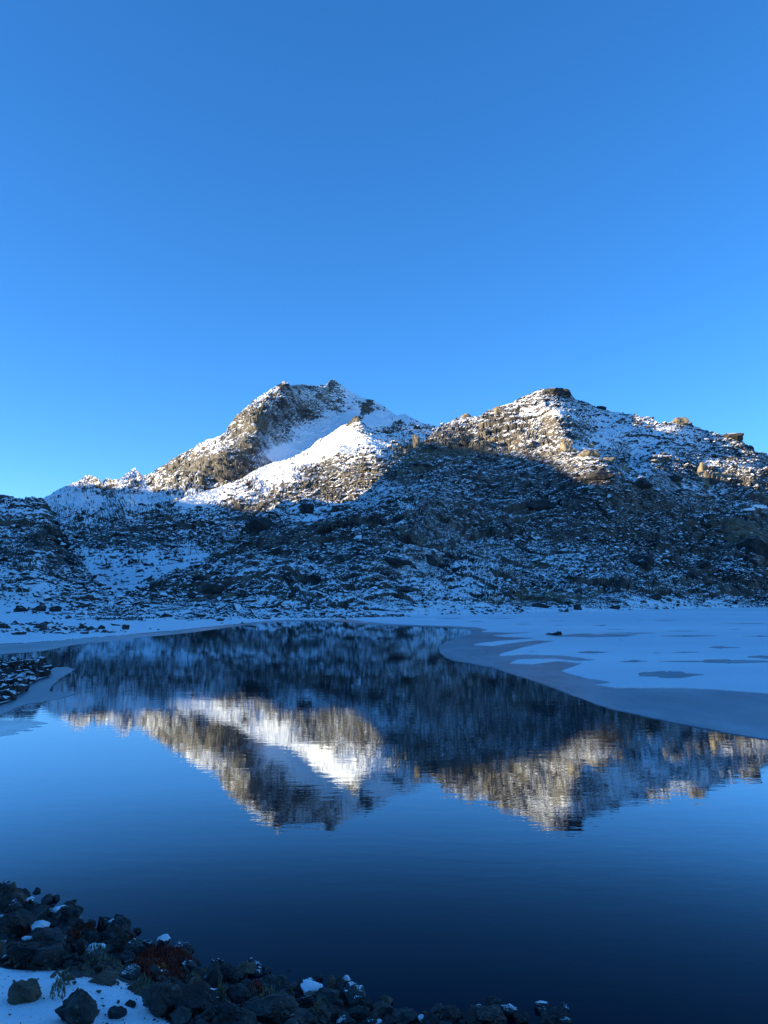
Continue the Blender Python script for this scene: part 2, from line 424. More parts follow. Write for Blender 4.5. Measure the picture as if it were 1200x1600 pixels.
HILL_SNOW = [(1000, 680, 130, 40, .10), (780, 665, 90, 25, .10), (1172, 793, 12, 2.5, .9), (1190, 787, 14, 4, .9), (960, 840, 260, 60, -.07), (700, 905, 100, 30, .16), (760, 900, 40, 22, .12), (640, 870, 40, 20, .1), (560, 925, 60, 14, .08), (400, 920, 40, 30, .08), (300, 920, 80, 20, -.25), (480, 840, 90, 30, -.2),
             (1000, 690, 90, 30, .22), (860, 640, 40, 14, .25), (1090, 690, 60, 20, .2), (930, 655, 50, 12, .22), (1090, 760, 60, 8, .15), (950, 765, 40, 8, .12), (1150, 830, 80, 30, -.3),
             (800, 740, 80, 30, -.08), (850, 925, 120, 18, -.2), (1050, 940, 60, 6, .35), (720, 690, 60, 25, -.15), (470, 800, 50, 10, .25), (640, 730, 40, 30, -.15),
             (1150, 920, 60, 15, -.1), (900, 830, 120, 40, -.04), (820, 650, 30, 10, .12), (950, 715, 60, 15, -.08), (420, 955, 60, 3, .2), (1000, 905, 50, 8, .05)]
HILL_GRASS = [(850, 925, 130, 20, .5), (640, 820, 60, 14, .35), (1160, 830, 70, 30, .5), (740, 690, 70, 30, .45), (830, 700, 60, 25, .35), (640, 720, 60, 30, .5), (560, 770, 60, 20, .4),
              (300, 920, 70, 25, .3), (1000, 880, 80, 12, .3), (480, 900, 100, 30, .15), (900, 720, 60, 20, .3)]
MOUNT_GRASS = [(600, 740, 70, 30, .55), (520, 770, 80, 20, .5), (640, 700, 30, 15, .5), (395, 805, 20, 20, .5), (350, 800, 60, 15, .3)]
LEFT_SNOW = [(30, 805, 50, 18, .28), (20, 890, 50, 22, .12), (55, 845, 26, 14, -.25), (95, 862, 18, 20, -.35), (10, 875, 25, 12, -.25), (120, 925, 50, 12, .1), (60, 925, 60, 10, .1)]
def blobs(lst, px, py):
    s = 0 * px
    for x, y, a, b2, m in lst:
        s = s + m * np.exp(-(((px - x) / a) ** 2 + ((py - y) / b2) ** 2) ** 1.3)
    return s + 0 * px

# ------------------------------------------------------------------ relief builder
SURF = {}
def relief(name, top, bot, R, x0, x1, nc, nr, mat, amps, snow, grass, seed, base_snow=0.0, gamma=1.0, back=(8, 25, 60, 130, 260), strata=0.0, edge=30.0, sharp=0.0, key=None, climb=.5):
    px = np.linspace(x0, x1, nc)[None, :].repeat(nr, 0)
    v = (np.linspace(0, 1, nr) ** gamma)[:, None].repeat(nc, 1)
    yt = interp(top, px[0])[None, :]; yb = interp(bot, px[0])[None, :]
    yb = np.maximum(yb, yt + 1)
    ys_ = np.convolve(np.pad(yt[0], 30, mode='edge'), np.hanning(61) / np.hanning(61).sum(), 'valid')[None, :]
    py = yb + (ys_ - yb) * v + (yt - ys_) * v ** 14
    rr = R(px, py)
    tn = ray(px, py)[2]
    for k in range(1, nr):                               # the ground never leans out over itself
        rr[k] = np.maximum(rr[k], rr[k - 1] + climb * rr[k - 1] * np.maximum(tn[k] - tn[k - 1], 0))
    P = at(px, py, rr)
    # normals of the smooth base
    du = np.gradient(P, axis=1); dv = np.gradient(P, axis=0)
    N = np.cross(du, dv); N /= np.linalg.norm(N, axis=-1, keepdims=True) + 1e-9
    N[(N * (np.array([0, 0, EYE + 60.]) - P)).sum(-1) < 0] *= -1
    N = N * .6 + np.array([0, 0, 1]) * .4
    X, Y, Z = P[..., 0], P[..., 1], P[..., 2]
    A = Y + 1.2 * Z                                      # along-slope coordinate so that steep faces are not stretched
    wob = fbm(X / 40, A / 40, seed + 90, 3) * 14
    h = 0
    e_all = 0
    rf = np.clip(.75 + 1.6 * fbm(X / amps[0][0] * .8, A / amps[0][0] * .8, seed + 50, 3), .25, 1.6)
    smoothm = np.clip(1 - 1.6 * np.clip(blobs(snow, px, py), 0, .6), .12, 1) if sharp == 0 else np.clip(1 - sharp * np.clip(blobs(snow, px, py), 0, .6), .1, 1)
    vv = np.clip((v - .93) / .07, 0, 1); vv = vv * vv * (3 - 2 * vv)
    for q, (cell, amp, typ) in enumerate(amps):
        amp = amp * (1 - vv * (.85 if cell > 12 else .25))
        if typ == 'f':
            h = h + fbm(X / cell, A / cell, seed + 7 * q, 5) * amp
        elif typ == 'r':
            h = h + fbm((X + strata * A) / cell, (A - strata * X) / cell * 1.3, seed + 7 * q, 5, ridge=True) * amp * smoothm
        else:
            bh, e = blocks((X + wob + strata * A) / cell * .9, (A - strata * X + wob) / cell * 1.05, seed + 7 * q)
            h = h + bh * amp * rf * smoothm
    yscale = np.clip((Z - 0.1) / edge, 0.04, 1)
    h = h * yscale
    P = P + N * h[..., None]
    P[..., 2] = np.where(Z < 3, np.maximum(P[..., 2], .02 + .0 * Z), P[..., 2])
    # far side of the ridge
    rows = [P]
    last = P[-1]
    hd = last[:, :2] / np.linalg.norm(last[:, :2], axis=1, keepdims=True)
    for d in back:
        q = last.copy(); q[:, :2] += hd * d
        q[:, 2] = last[:, 2] - d * .55 + fbm(q[:, 0] / 25, q[:, 1] / 25, seed + 3, 4) * d * .08
        q[:, 2] = np.maximum(q[:, 2], -3)
        rows.append(q[None])
    # skirt under water at the foot
    ft = P[0].copy(); hf = ft[:, :2] / np.linalg.norm(ft[:, :2], axis=1, keepdims=True)
    ft[:, :2] -= hf * 12; ft[:, 2] = -.25 - 0 * ft[:, 2]
    V = np.concatenate([ft[None]] + rows, 0)
    nb = len(back)
    sn = base_snow + blobs(snow, px, py); gr = blobs(grass, px, py)
    pad = lambda a: np.concatenate([a[:1], a] + [a[-1:]] * nb, 0)
    sn, gr = pad(sn), pad(gr)
    o = mesh_np(name, V, grid_faces(V.shape[0], nc), mat, False, {'snow': sn, 'grass': gr})
    o['kind'] = 'structure'
    SURF[key or name] = (px, py, P)
    return o

o = relief('mountain', MOUNT_TOP, MOUNT_BOT, R_MOUNT, -110, 780, 720, 360, M_MOUNT,
       [(160, 20, 'f'), (90, 18, 'r'), (38, 15, 'r'), (17, 6.5, 'b'), (8, 2.8, 'b'), (4, .8, 'b')], MOUNT_SNOW, [], 11, base_snow=.22, strata=.5, edge=120, sharp=1.5,
       back=(20, 60, 150, 350))
o['label'] = 'tall snow covered rocky peak with sunlit snowfield behind the nearer hill'
o = relief('spur', SPUR_TOP, SPUR_BOT, R_SPUR, 236, 760, 420, 190, M_MOUNT,
           [(90, 9, 'f'), (50, 8, 'r'), (22, 5, 'b'), (10, 3.0, 'b'), (5, 1.6, 'b'), (2.6, .7, 'b')], SPUR_SNOW, SPUR_GRASS, 21, base_snow=.14, strata=.3, edge=60, sharp=1.5, back=(10, 30, 80, 200))
o['label'] = 'sunlit snowy shoulder with tan rock running down in front of the tall peak'
o = relief('hill', HILL_TOP, FOOT, R_HILL, 130, 1340, 960, 400, M_HILL,
       [(60, 10, 'f'), (75, 8, 'r'), (24, 4.5, 'b'), (9, 2.2, 'b'), (4, 1.1, 'b'), (1.8, .5, 'b'), (3, .5, 'f')], HILL_SNOW, HILL_GRASS, 31, base_snow=0.09, strata=.15, edge=9)
o['label'] = 'broad rocky hill of scree and snow rising from the far shore, its crest sunlit'
o = relief('hill', LEFT_TOP, FOOT, R_LEFT, -130, 230, 300, 200, M_HILL,
       [(50, 12, 'f'), (16, 4, 'b'), (8, 2.4, 'b'), (4, 1.1, 'b'), (1.8, .5, 'b')], LEFT_SNOW, [(60, 925, 90, 14, .3)], 61, base_snow=.03, strata=.4, edge=25, key='knoll')
o['label'] = 'low shaded knoll of dark crags and snow at the left edge'

# ------------------------------------------------------------------ the ridge outside the frame that keeps the valley in shade
t = math.tan(SUN_EL)
sh = np.array([math.sin(SUN_AZ), math.cos(SUN_AZ)]); ee = np.array([-sh[1], sh[0]])
if ee[1] < 0: ee = -ee
def uw(R, px, py):
    p = at(px, py, R(px, py)); return float(p[:2] @ ee), float(p[2] - (p[:2] @ sh) * t), p
pts = []
for x, y in [(640, 722), (690, 690), (740, 690), (800, 698), (850, 712), (900, 735), (950, 755), (1000, 768), (1060, 755), (1130, 752), (1190, 757)]:
    u, w, p = uw(R_HILL, x, y); pts.append((u, w, 'H', x))
for x, y in [(90, 785), (150, 790), (200, 785), (260, 776), (330, 783), (370, 795), (385, 825), (410, 800)]:
    u, w, p = uw(R_MOUNT, x, y); pts.append((u, w, 'M', x))
pts.sort()
for q in pts: 0 and print('OCC', [round(v, 1) if isinstance(v, float) else v for v in q])
OCC = [(-900, 120), (-300, 125), (0, 120), (250, 98), (395, 100), (420, 110), (460, 124), (500, 134), (530, 138), (545, 130), (590, 66), (640, 60), (720, 84), (800, 94), (880, 97), (930, 104), (985, 124), (1200, 140), (1900, 150)]
def build_ridge():
    u = np.linspace(-900, 1900, 360)
    w = interp(OCC, u)
    D = 640 + np.clip(u, 0, None) * .42                  # distance towards the sun, kept clear of the view
    cz = w + D * t + fbm(u / 40, u * 0, 5, 5) * 5
    crest = ee[None, :] * u[:, None] + sh[None, :] * D[:, None]
    prof = np.array([-1.25, -1.0, -.8, -.62, -.46, -.32, -.2, -.1, 0, .12, .28, .5, .8, 1.2])
    V = []
    for k in prof:
        d = k * cz * 1.25
        q = crest + sh[None, :] * d[:, None]
        z = cz * np.clip(1 - abs(k), -.05, 1)
        z = z + fbm(q[:, 0] / 70, q[:, 1] / 70, 8, 5) * 26 * min(1, abs(k) * 3) + fbm(q[:, 0] / 18, q[:, 1] / 18, 9, 4) * 9 * min(1, abs(k) * 4)
        V.append(np.stack([q[:, 0], q[:, 1], z], -1))
    V = np.array(V)
    n = V.shape[0] * V.shape[1]
    o = mesh_np('ridge', V, grid_faces(V.shape[0], V.shape[1]), M_MOUNT, False, {'snow': np.zeros(n), 'grass': np.zeros(n)})
    o['kind'] = 'structure'
build_ridge()

# ------------------------------------------------------------------ lake bed, water, ice, snow on the ice
def sheet(name, z, mat, s=4000):
    o = mesh_np(name, np.array([(-s, -s, z), (s, -s, z), (s, s, z), (-s, s, z)]), np.array([[0, 1, 2, 3]]), mat)
    o['kind'] = 'structure'; return o
n_ = sheet('ground', -2.4, M_HILL, 6000)
sheet('water', 0.0, M_WATER, 3000)

def densify(poly, step, wob, seed, closed=True):
    out = []
    n = len(poly)
    for i in range(n if closed else n - 1):
        a = np.array(poly[i], float); c = np.array(poly[(i + 1) % n], float)
        m = max(1, int(np.linalg.norm(c - a) / step))
        for k in range(m): out.append(a + (c - a) * k / m)
    out = np.array(out)
    return out + np.stack([fbm(out[:, 0] / 12, out[:, 1] / 4, seed, 4) * wob * 4, fbm(out[:, 0] / 9, out[:, 1] / 3, seed + 5, 4) * wob], -1)

def inside(pt, poly):
    x, y = pt; c = False; n = len(poly); j = n - 1
    for i in range(n):
        xi, yi = poly[i]; xj, yj = poly[j]
        if (yi > y) != (yj > y) and x < (xj - xi) * (y - yi) / (yj - yi) + xi: c = not c
        j = i
    return c

def flat_poly(name, outline, holes, z, mat, kind='structure', thick=0.03):
    """a thin slab on the lake from an outline traced as photo pixels, laid down on the water plane"""
    pts = []; edges = []
    def ring(poly):
        s = len(pts)
        for p in poly: pts.append(tuple(p))
        for i in range(len(poly)): edges.append((s + i, s + (i + 1) % len(poly)))
    W_ = lambda poly: [tuple(q) for q in ground(np.array(poly)[:, 0], np.array(poly)[:, 1], z)[:, :2]]
    ow = W_(outline); hw = [W_(h) for h in holes]
    ring(ow)
    for h in hw: ring(h)
    vs, es, fs, *_ = geometry.delaunay_2d_cdt([Vector(p) for p in pts], edges, [], 1, 1e-5)
    keep = []
    boxes = [(min(p[0] for p in h), max(p[0] for p in h), min(p[1] for p in h), max(p[1] for p in h)) for h in hw]
    for f in fs:
        cx = sum(vs[i][0] for i in f) / len(f); cy = sum(vs[i][1] for i in f) / len(f)
        if any(bx[0] < cx < bx[1] and bx[2] < cy < bx[3] and inside((cx, cy), h) for bx, h in zip(boxes, hw)): continue
        keep.append(f)
    bm = bmesh.new()
    bv = [bm.verts.new((v[0], v[1], z)) for v in vs]
    for f in keep:
        try: bm.faces.new([bv[i] for i in f])
        except ValueError: pass
    for v in list(bm.verts):
        if not v.link_faces: bm.verts.remove(v)
    for f in bm.faces:
        if f.normal.z < 0: f.normal_flip()
    be = [e for e in bm.edges if e.is_boundary]
    r = bmesh.ops.extrude_edge_only(bm, edges=be)
    for v in r['geom']:
        if isinstance(v, bmesh.types.BMVert): v.co.z -= thick
    me = bpy.data.meshes.new(name); bm.to_mesh(me); bm.free()
    me.materials.append(mat)
    o = bpy.data.objects.new(name, me); COL.objects.link(o)
    o['kind'] = kind
    return o

EDGE_R = [(545, 972), (580, 975), (613, 977.5), (660, 979.5), (700, 980.5), (730, 983), (741, 987), (735, 991), (712, 997), (694, 1004), (687, 1011), (687, 1019), (694, 1026), (709, 1032), (735, 1036),
          (770, 1043), (817, 1058), (850, 1069), (885, 1082), (910, 1091), (930, 1099), (960, 1108), (993, 1115), (1020, 1121), (1043, 1126), (1075, 1133), (1110, 1139), (1150, 1147), (1200, 1155), (1300, 1168)]
far = [(x, float(interp(FOOT, x)) - 1.2) for x in range(1300, 539, -20)]
edge = densify(EDGE_R, 2, 1.1, 3, closed=False)
edge[:14, 1] = np.array([e[1] for e in densify(EDGE_R, 2, 0, 3, closed=False)])[:14]
flat_poly('ice', [tuple(p) for p in edge] + far, [], .03, M_ICE)['label'] = 'wide sheet of bare grey blue ice reaching out from the right shore'
SNOW_EDGE = [(545, 967.5), (570, 971), (600, 974), (640, 976), (700, 978), (745, 980), (763, 984), (752, 987), (790, 988), (840, 987.5), (800, 990.5), (770, 993), (790, 995), (845, 997), (810, 999), (762, 1003), (739, 1007),
             (765, 1009), (810, 1003), (835, 1000), (868, 1001), (842, 1006), (815, 1012), (783, 1021), (780, 1024), (820, 1022), (880, 1024), (935, 1031), (905, 1033), (860, 1029), (810, 1030), (797, 1036), (830, 1037), (870, 1032),
             (910, 1036), (900, 1040), (876, 1048), (893, 1053), (915, 1059), (948, 1064), (957, 1067), (930, 1069), (960, 1074), (1010, 1074), (1065, 1074), (1120, 1077), (1160, 1080), (1200, 1083), (1300, 1090)]
def ell(x, y, a, b2, seed):
    n = max(10, int(a))
    th = np.linspace(0, 2 * math.pi, n, endpoint=False)
    rr = 1 + 1.0 * fbm(np.cos(th) * 2.0 + seed, np.sin(th) * 1.3, seed, 3)
    return [(x + a * math.copysign(abs(math.cos(q)) ** 2.0, math.cos(q)) * k, y + b2 * math.sin(q) * k) for q, k in zip(th, rr)]
holes = [ell(1042, 1054, 58, 5.5, 1), ell(925, 1019, 30, 2, 2), ell(985, 1033, 24, 2, 3), ell(1072, 1019, 22, 1.2, 4), ell(1126, 1011.5, 25, 2, 5), ell(1140, 1033, 90, 3.4, 6), ell(1190, 1026, 24, 3, 7),
         ell(1068, 993.5, 46, 1.6, 8), ell(1186, 994, 24, 1.2, 9), ell(930, 993, 70, 3, 10), ell(985, 989, 40, 1, 11), ell(938, 977, 14, .8, 12), ell(1160, 974, 36, .8, 13), ell(1040, 969, 24, .6, 14),
         ell(960, 983, 24, .6, 15), ell(1060, 986, 34, .7, 16), ell(820, 975, 16, .7, 17), ell(870, 970, 22, .6, 18), ell(1150, 983, 16, .6, 19), ell(870, 977, 12, .6, 20), ell(740, 971, 18, .6, 21), ell(1000, 969.5, 8, .4, 22),
         ell(830, 1018, 11, .8, 23), ell(970, 1000, 6, .6, 24), ell(1250, 1050, 30, 3, 25), ell(1025, 1020, 12, .8, 26), ell(700, 966.5, 20, .6, 27), ell(780, 966.3, 24, .6, 28)]
snowe = densify(SNOW_EDGE, 2.2, .8, 9, closed=False)
snowe[:, 1] = np.maximum(snowe[:, 1], 967)
far2 = [(x, float(interp(FOOT, x)) - .8) for x in range(1300, 549, -20)]
flat_poly('snow', [tuple(p) for p in snowe] + far2, holes, .075, M_LAKESNOW, thick=.045)['label'] = 'smooth blue white snow lying on the frozen part of the lake'

# flat snowy far shore on the left, with its thin rim of ice
SHORE_W = [(-120, 1016), (0, 1006), (60, 1003), (120, 998), (200, 991), (260, 986), (330, 979), (400, 971.5), (450, 969), (507, 968), (560, 967)]
RIM_W = [(-120, 1032), (0, 1022), (30, 1020), (67, 1017), (117, 1007), (160, 1003), (200, 998), (250, 993), (300, 988), (350, 981), (400, 974), (450, 970.5), (503, 969), (550, 972.5)]
def shore():
    nc, nr = 620, 70
    px = np.linspace(-120, 640, nc)[None, :].repeat(nr, 0)
    v = np.linspace(0, 1, nr)[:, None].repeat(nc, 1)
    yb = interp(SHORE_W + [(640, 966)], px[0])[None, :] + 1.2 * fbm(px[:1] / 25, px[:1] * 0, 2, 4); yt = interp(FOOT, px[0])[None, :] - 1.0
    ys_ = np.convolve(np.pad(yt[0], 30, mode='edge'), np.hanning(61) / np.hanning(61).sum(), 'valid')[None, :]
    py = yb + (ys_ - yb) * v + (yt - ys_) * v ** 14
    z0 = .06 + 0.4 * v ** 1.5
    P = at(px, py, ground_r(px, py, z0))
    n = fbm(P[..., 0] / 9, P[..., 1] / 9, 3, 5); bl, _ = blocks(P[..., 0] / 2.2, P[..., 1] / 3.2, 4)
    g = np.clip(v * 5, 0, 1) * np.clip((620 - px) / 40, 0, 1)
    rockm = np.clip(blobs([(90, 985, 90, 4, 1), (200, 968, 90, 3, 1), (40, 975, 60, 2.5, .8), (330, 967, 60, 3, .8), (450, 966, 60, 2, .8), (150, 960, 150, 3, 1), (400, 962, 80, 2, 1)], px, py), 0, 1)
    P[..., 2] += g * (n * .5 + rockm * (bl * .55 + .1))
    P[..., 2] = np.maximum(P[..., 2], .05)
    ft = P[0].copy(); ft[:, 2] = -.5
    V = np.concatenate([ft[None], P], 0)
    sn = .75 - 1.1 * rockm + .5 * n
    sn = np.concatenate([sn[:1], sn], 0)
    o = mesh_np('shore', V, grid_faces(nr + 1, nc), M_HILL, False, {'snow': sn, 'grass': sn * 0 + .2})
    o['kind'] = 'structure'; o['label'] = 'flat snowy shore strewn with dark stones below the far slopes'
    SURF['shore'] = (px, py, P)
shore()
rim = densify(RIM_W, 4, .5, 6, closed=False)
flat_poly('ice', [tuple(p) for p in rim] + [(x, float(interp(SHORE_W + [(640, 966)], x)) - 1.5) for x in range(550, -121, -12)], [], .02, M_ICE, thick=.02)['label'] = 'narrow grey rim of ice along the far left shore'
flat_poly('ice', [tuple(p) for p in densify([(-60, 1040), (20, 1036), (46, 1037), (60, 1046), (85, 1043), (105, 1042), (117, 1045), (108, 1051), (96, 1058), (86, 1066), (80, 1072), (78, 1080), (100, 1081), (122, 1082), (108, 1087), (92, 1091),
          (60, 1097), (38, 1101), (22, 1107), (0, 1117), (-60, 1130)], 1.5, 1.3, 12)], [], .02, M_ICE, thick=.02)['label'] = 'pale ragged tongues of thin ice around the stony spit at left'
flat_poly('ice', [tuple(p) for p in densify([(-60, 1124), (0, 1126), (30, 1125), (60, 1127), (76, 1130), (52, 1132), (66, 1135), (40, 1137), (52, 1141), (20, 1142), (30, 1146), (0, 1150), (-60, 1162)], 1.5, 1.3, 14)], [], .012, M_FILM, thick=.012)['label'] = 'faint skin of ice floating nearer than the stony spit at left'
flat_poly('ice', [tuple(p) for p in densify([(34, 1108), (50, 1106.5), (62, 1108), (48, 1110), (36, 1110.5)], 3, .4, 15)], [], .012, M_FILM, thick=.012)['label'] = 'small sliver of ice afloat below the stony spit'

# ------------------------------------------------------------------ loose rock
def hull_mesh(seed, n=14, flat=.7, sharp=1.0):
    rs = np.random.RandomState(seed)
    p = rs.normal(size=(n, 3)); p /= np.linalg.norm(p, axis=1, keepdims=True)
    p = p * (1 - .25 * rs.rand(n, 1)); p[:, 2] *= flat
    bm = bmesh.new()
    vs = [bm.verts.new(v) for v in p]
    r = bmesh.ops.convex_hull(bm, input=vs)
    bmesh.ops.delete(bm, geom=[g for g in r['geom_interior'] if isinstance(g, bmesh.types.BMVert)], context='VERTS')
    bmesh.ops.triangulate(bm, faces=bm.faces)
    bm.verts.ensure_lookup_table()
    V = np.array([v.co[:] for v in bm.verts]); F = np.array([[v.index for v in f.verts] for f in bm.faces]) if not bm.verts.index_update() else None
    bm.free()
    return V, F
HULLS = [hull_mesh(s, 12 + s % 5, .55 + .3 * ((s * 7) % 5) / 5) for s in range(16)]

def scatter_mesh(name, C, size, mat, label, rs, tilt=.35, kind='stuff', sink=.2, smooth=False, wide=1.05):
    V = []; F = []; off = 0
    n = len(C)
    which = rs.randint(0, len(HULLS), n)
    for k in range(len(HULLS)):
        idx = np.where(which == k)[0]
        if len(idx) == 0: continue
        hv, hf = HULLS[k]
        m = len(idx)
        a = rs.rand(m) * 2 * math.pi; bx = rs.normal(size=m) * tilt; by = rs.normal(size=m) * tilt
        ca, sa = np.cos(a), np.sin(a); cx, sx = np.cos(bx), np.sin(bx); cy, sy = np.cos(by), np.sin(by)
        sc = size[idx][:, None] * np.stack([wide * (.8 + .5 * rs.rand(m)), .7 + .5 * rs.rand(m), .6 + .5 * rs.rand(m)], -1)
        q = hv[None] * sc[:, None, :]
        x, y, z = q[..., 0], q[..., 1], q[..., 2]
        y, z = y * cx[:, None] - z * sx[:, None], y * sx[:, None] + z * cx[:, None]
        x, z = x * cy[:, None] + z * sy[:, None], -x * sy[:, None] + z * cy[:, None]
        x, y = x * ca[:, None] - y * sa[:, None], x * sa[:, None] + y * ca[:, None]
        q = np.stack([x, y, z], -1) + C[idx][:, None, :]
        q[..., 2] += (size[idx] * (.5 - sink) * .6)[:, None]
        V.append(q.reshape(-1, 3))
        F.append((hf[None] + (np.arange(m) * len(hv))[:, None, None] + off).reshape(-1, 3))
        off += m * len(hv)
    o = mesh_np(name, np.concatenate(V), np.concatenate(F), mat, smooth)
    tag(o, label, 'rocks', kind=kind)
    return o

def pick(surf, n, dens, rs, rows=None):
    px, py, P = SURF[surf]
    d = dens(px, py).astype(float)
    f = d.ravel(); f = f / f.sum()
    i = rs.choice(len(f), n, p=f)
    return P.reshape(-1, 3)[i] , px.ravel()[i], py.ravel()[i]

FB = [('hill', 878, 917, 24, 15, 'dark rounded boulder left of a pair on the grassy foot of the hill'),
      ('hill', 906, 922, 22, 15, 'dark rounded boulder right of a pair on the grassy foot of the hill'),
      ('hill', 973, 918, 24, 17, 'pointed dark boulder on the hill foot below the shallow cave'),
      ('hill', 848, 944, 30, 10, 'broad flat dark boulder low on the shore behind the frozen bay'),
      ('hill', 904, 951, 15, 8, 'small black boulder at the shoreline of the frozen bay'),
      ('hill', 961, 950, 16, 7, 'squat dark boulder on the shoreline right of a smaller black one'),
      ('hill', 1025, 937, 18, 8, 'dark boulder on the bank above the brown shoreline stripe'),
      ('hill', 1103, 888, 26, 15, 'slanted snow dusted boulder among the scree at right'),
      ('hill', 1078, 902, 22, 10, 'flat snow topped boulder beside the slanted one at right'),
      ('hill', 620, 870, 52, 12, 'long overhanging slab in the middle of the mound, coloured dark as the shade of its hollow'),  # dark colour stands for the shade under the overhang
      ('hill', 674, 874, 26, 14, 'dark wedge shaped boulder right of the long overhanging slab'),
      ('hill', 600, 897, 18, 10, 'dark boulder on the mound below the long slab'),
      ('hill', 627, 924, 48, 11, 'long low boulder coloured dark as a shaded hollow near the foot of the mound'),  # shaded hollow painted as dark rock
      ('hill', 540, 942, 15, 14, 'upright black boulder near the shore below the mound'),
      ('hill', 489, 923, 12, 9, 'small black rock in a snow streak on the lower slope'),
      ('hill', 456, 930, 14, 9, 'tilted black rock on the lower slope left of the snow streak'),
      ('hill', 757, 915, 14, 16, 'dark boulder alone in the snow streaked slope of the mound'),
      ('hill', 332, 926, 36, 16, 'big dark slab jutting from the left moraine'),
      ('hill', 300, 934, 14, 9, 'dark boulder left of the big slab on the left moraine'),
      ('hill', 410, 818, 44, 28, 'massive dark rounded crag at the left end of the shaded hill crest'),
      ('hill', 480, 797, 26, 14, 'dark blocky outcrop right of the massive crag on the crest'),
      ('hill', 522, 798, 18, 14, 'dark split boulder on the crest at the shadow edge'),
      ('hill', 1185, 868, 40, 30, 'tall dark cliff like boulder at the right edge of the slope'),
      ('hill', 852, 786, 60, 16, 'low dark ledge of rock in the shade under the sunlit spur'),
      ('hill', 940, 754, 44, 13, 'dark undercut crag at the lower end of the sunlit spur'),
      ('hill', 1000, 758, 40, 12, 'layered dark ledge right of the undercut crag'),
      ('hill', 1056, 752, 22, 9, 'snow dusted boulder left of the two standing tan stones'),
      ('hill', 1000, 886, 56, 18, 'rocky ledge above the hill foot, coloured dark as the shade of the hollow beneath it'),  # shade of the hollow is in the rock colour
      ('hill', 700, 868, 12, 8, 'small dark boulder at the right of the wedge shaped one'),
      ('hill', 725, 694, 16, 14, 'dark crag on the hill flank just under the sunlit crest')]
rs = np.random.RandomState(3)
def dens_h(px, py):
    return dens_h0(px, py) * np.clip(1 - 1.3 * blobs([(q[1], q[2] + 1, q[3] * .55, q[4] * .8, 1) for q in FB], px, py), .004, 1)
def dens_h0(px, py):
    d = .35 + blobs([(950, 850, 220, 70, 1.2), (1150, 880, 90, 60, .8), (700, 770, 120, 40, .8), (480, 820, 90, 30, .5), (280, 920, 80, 25, 1.0), (1050, 700, 150, 40, .5)], px, py)
    d = d * np.clip(.5 + 2.2 * fbm(px / 40, py / 18, 77, 4), .05, 2)
    d = d - blobs([(1182, 790, 26, 7, 3), (1160, 835, 60, 22, 1.2), (850, 930, 110, 12, .8), (640, 815, 50, 12, .6)], px, py)
    return np.clip(d, .01, None)
C, sx_, sy_ = pick('hill', 24000, dens_h, rs)
dist = np.hypot(C[:, 0], C[:, 1])
size = np.exp(rs.normal(size=len(C)) * .5) * .68 * (dist / 420) ** .8
scatter_mesh('scree', C, np.clip(size, .2, 3.0), M_TALUS, 'countless small angular rocks strewn over the shaded hillside', rs)
C, sx_, sy_ = pick('spur', 2600, lambda px, py: np.clip(blobs([(560, 750, 90, 28, 1), (430, 780, 60, 20, .8), (620, 710, 50, 20, .7), (500, 735, 40, 10, .4)], px, py) * np.clip(.5 + 2 * fbm(px / 30, py / 15, 78, 3), .05, 2), 1e-4, None), rs)
scatter_mesh('scree', C, np.clip(np.exp(rs.normal(size=len(C)) * .5) * 1.2, .2, 4), M_TALUS, 'sunlit tan rubble on the lower part of the snowy shoulder', rs)
C, sx_, sy_ = pick('mountain', 7000, lambda px, py: np.clip(blobs([(220, 845, 200, 35, 1.3), (330, 815, 90, 25, 1.3), (260, 920, 120, 25, .6), (300, 740, 80, 25, .25)], px, py) * np.clip(.5 + 2 * fbm(px / 30, py / 15, 78, 3), .05, 2), 1e-4, None), rs)
dist = np.hypot(C[:, 0], C[:, 1])
scatter_mesh('scree', C, np.clip(np.exp(rs.normal(size=len(C)) * .5) * .9 * (dist / 500) ** .8, .2, 4), M_TALUS, 'angular rubble on the lower flank of the big mountain', rs)
C, sx_, sy_ = pick('knoll', 2500, lambda px, py: np.clip(.4 + 2 * fbm(px / 30, py / 15, 79, 3), .05, 2), rs)
scatter_mesh('scree', C, np.clip(np.exp(rs.normal(size=len(C)) * .5) * .7, .2, 2.5), M_TALUS, 'small angular rocks over the shaded knoll at the left edge', rs)
C, sx_, sy_ = pick('shore', 1500, lambda px, py: np.clip(blobs([(90, 987, 70, 3, 1), (45, 976, 60, 2.0, 1), (200, 966, 90, 3, .5), (330, 965, 60, 3, .5), (470, 965, 60, 1.5, .6), (150, 959, 150, 3, .6), (400, 962, 80, 2, .6), (560, 963, 60, 1.2, 1)], px, py), .004, None) * (px > -100), rs)
scatter_mesh('scree', C, np.exp(rs.normal(size=len(C)) * .5) * .32, M_TALUS, 'small dark stones poking through the snow of the far shore', rs)

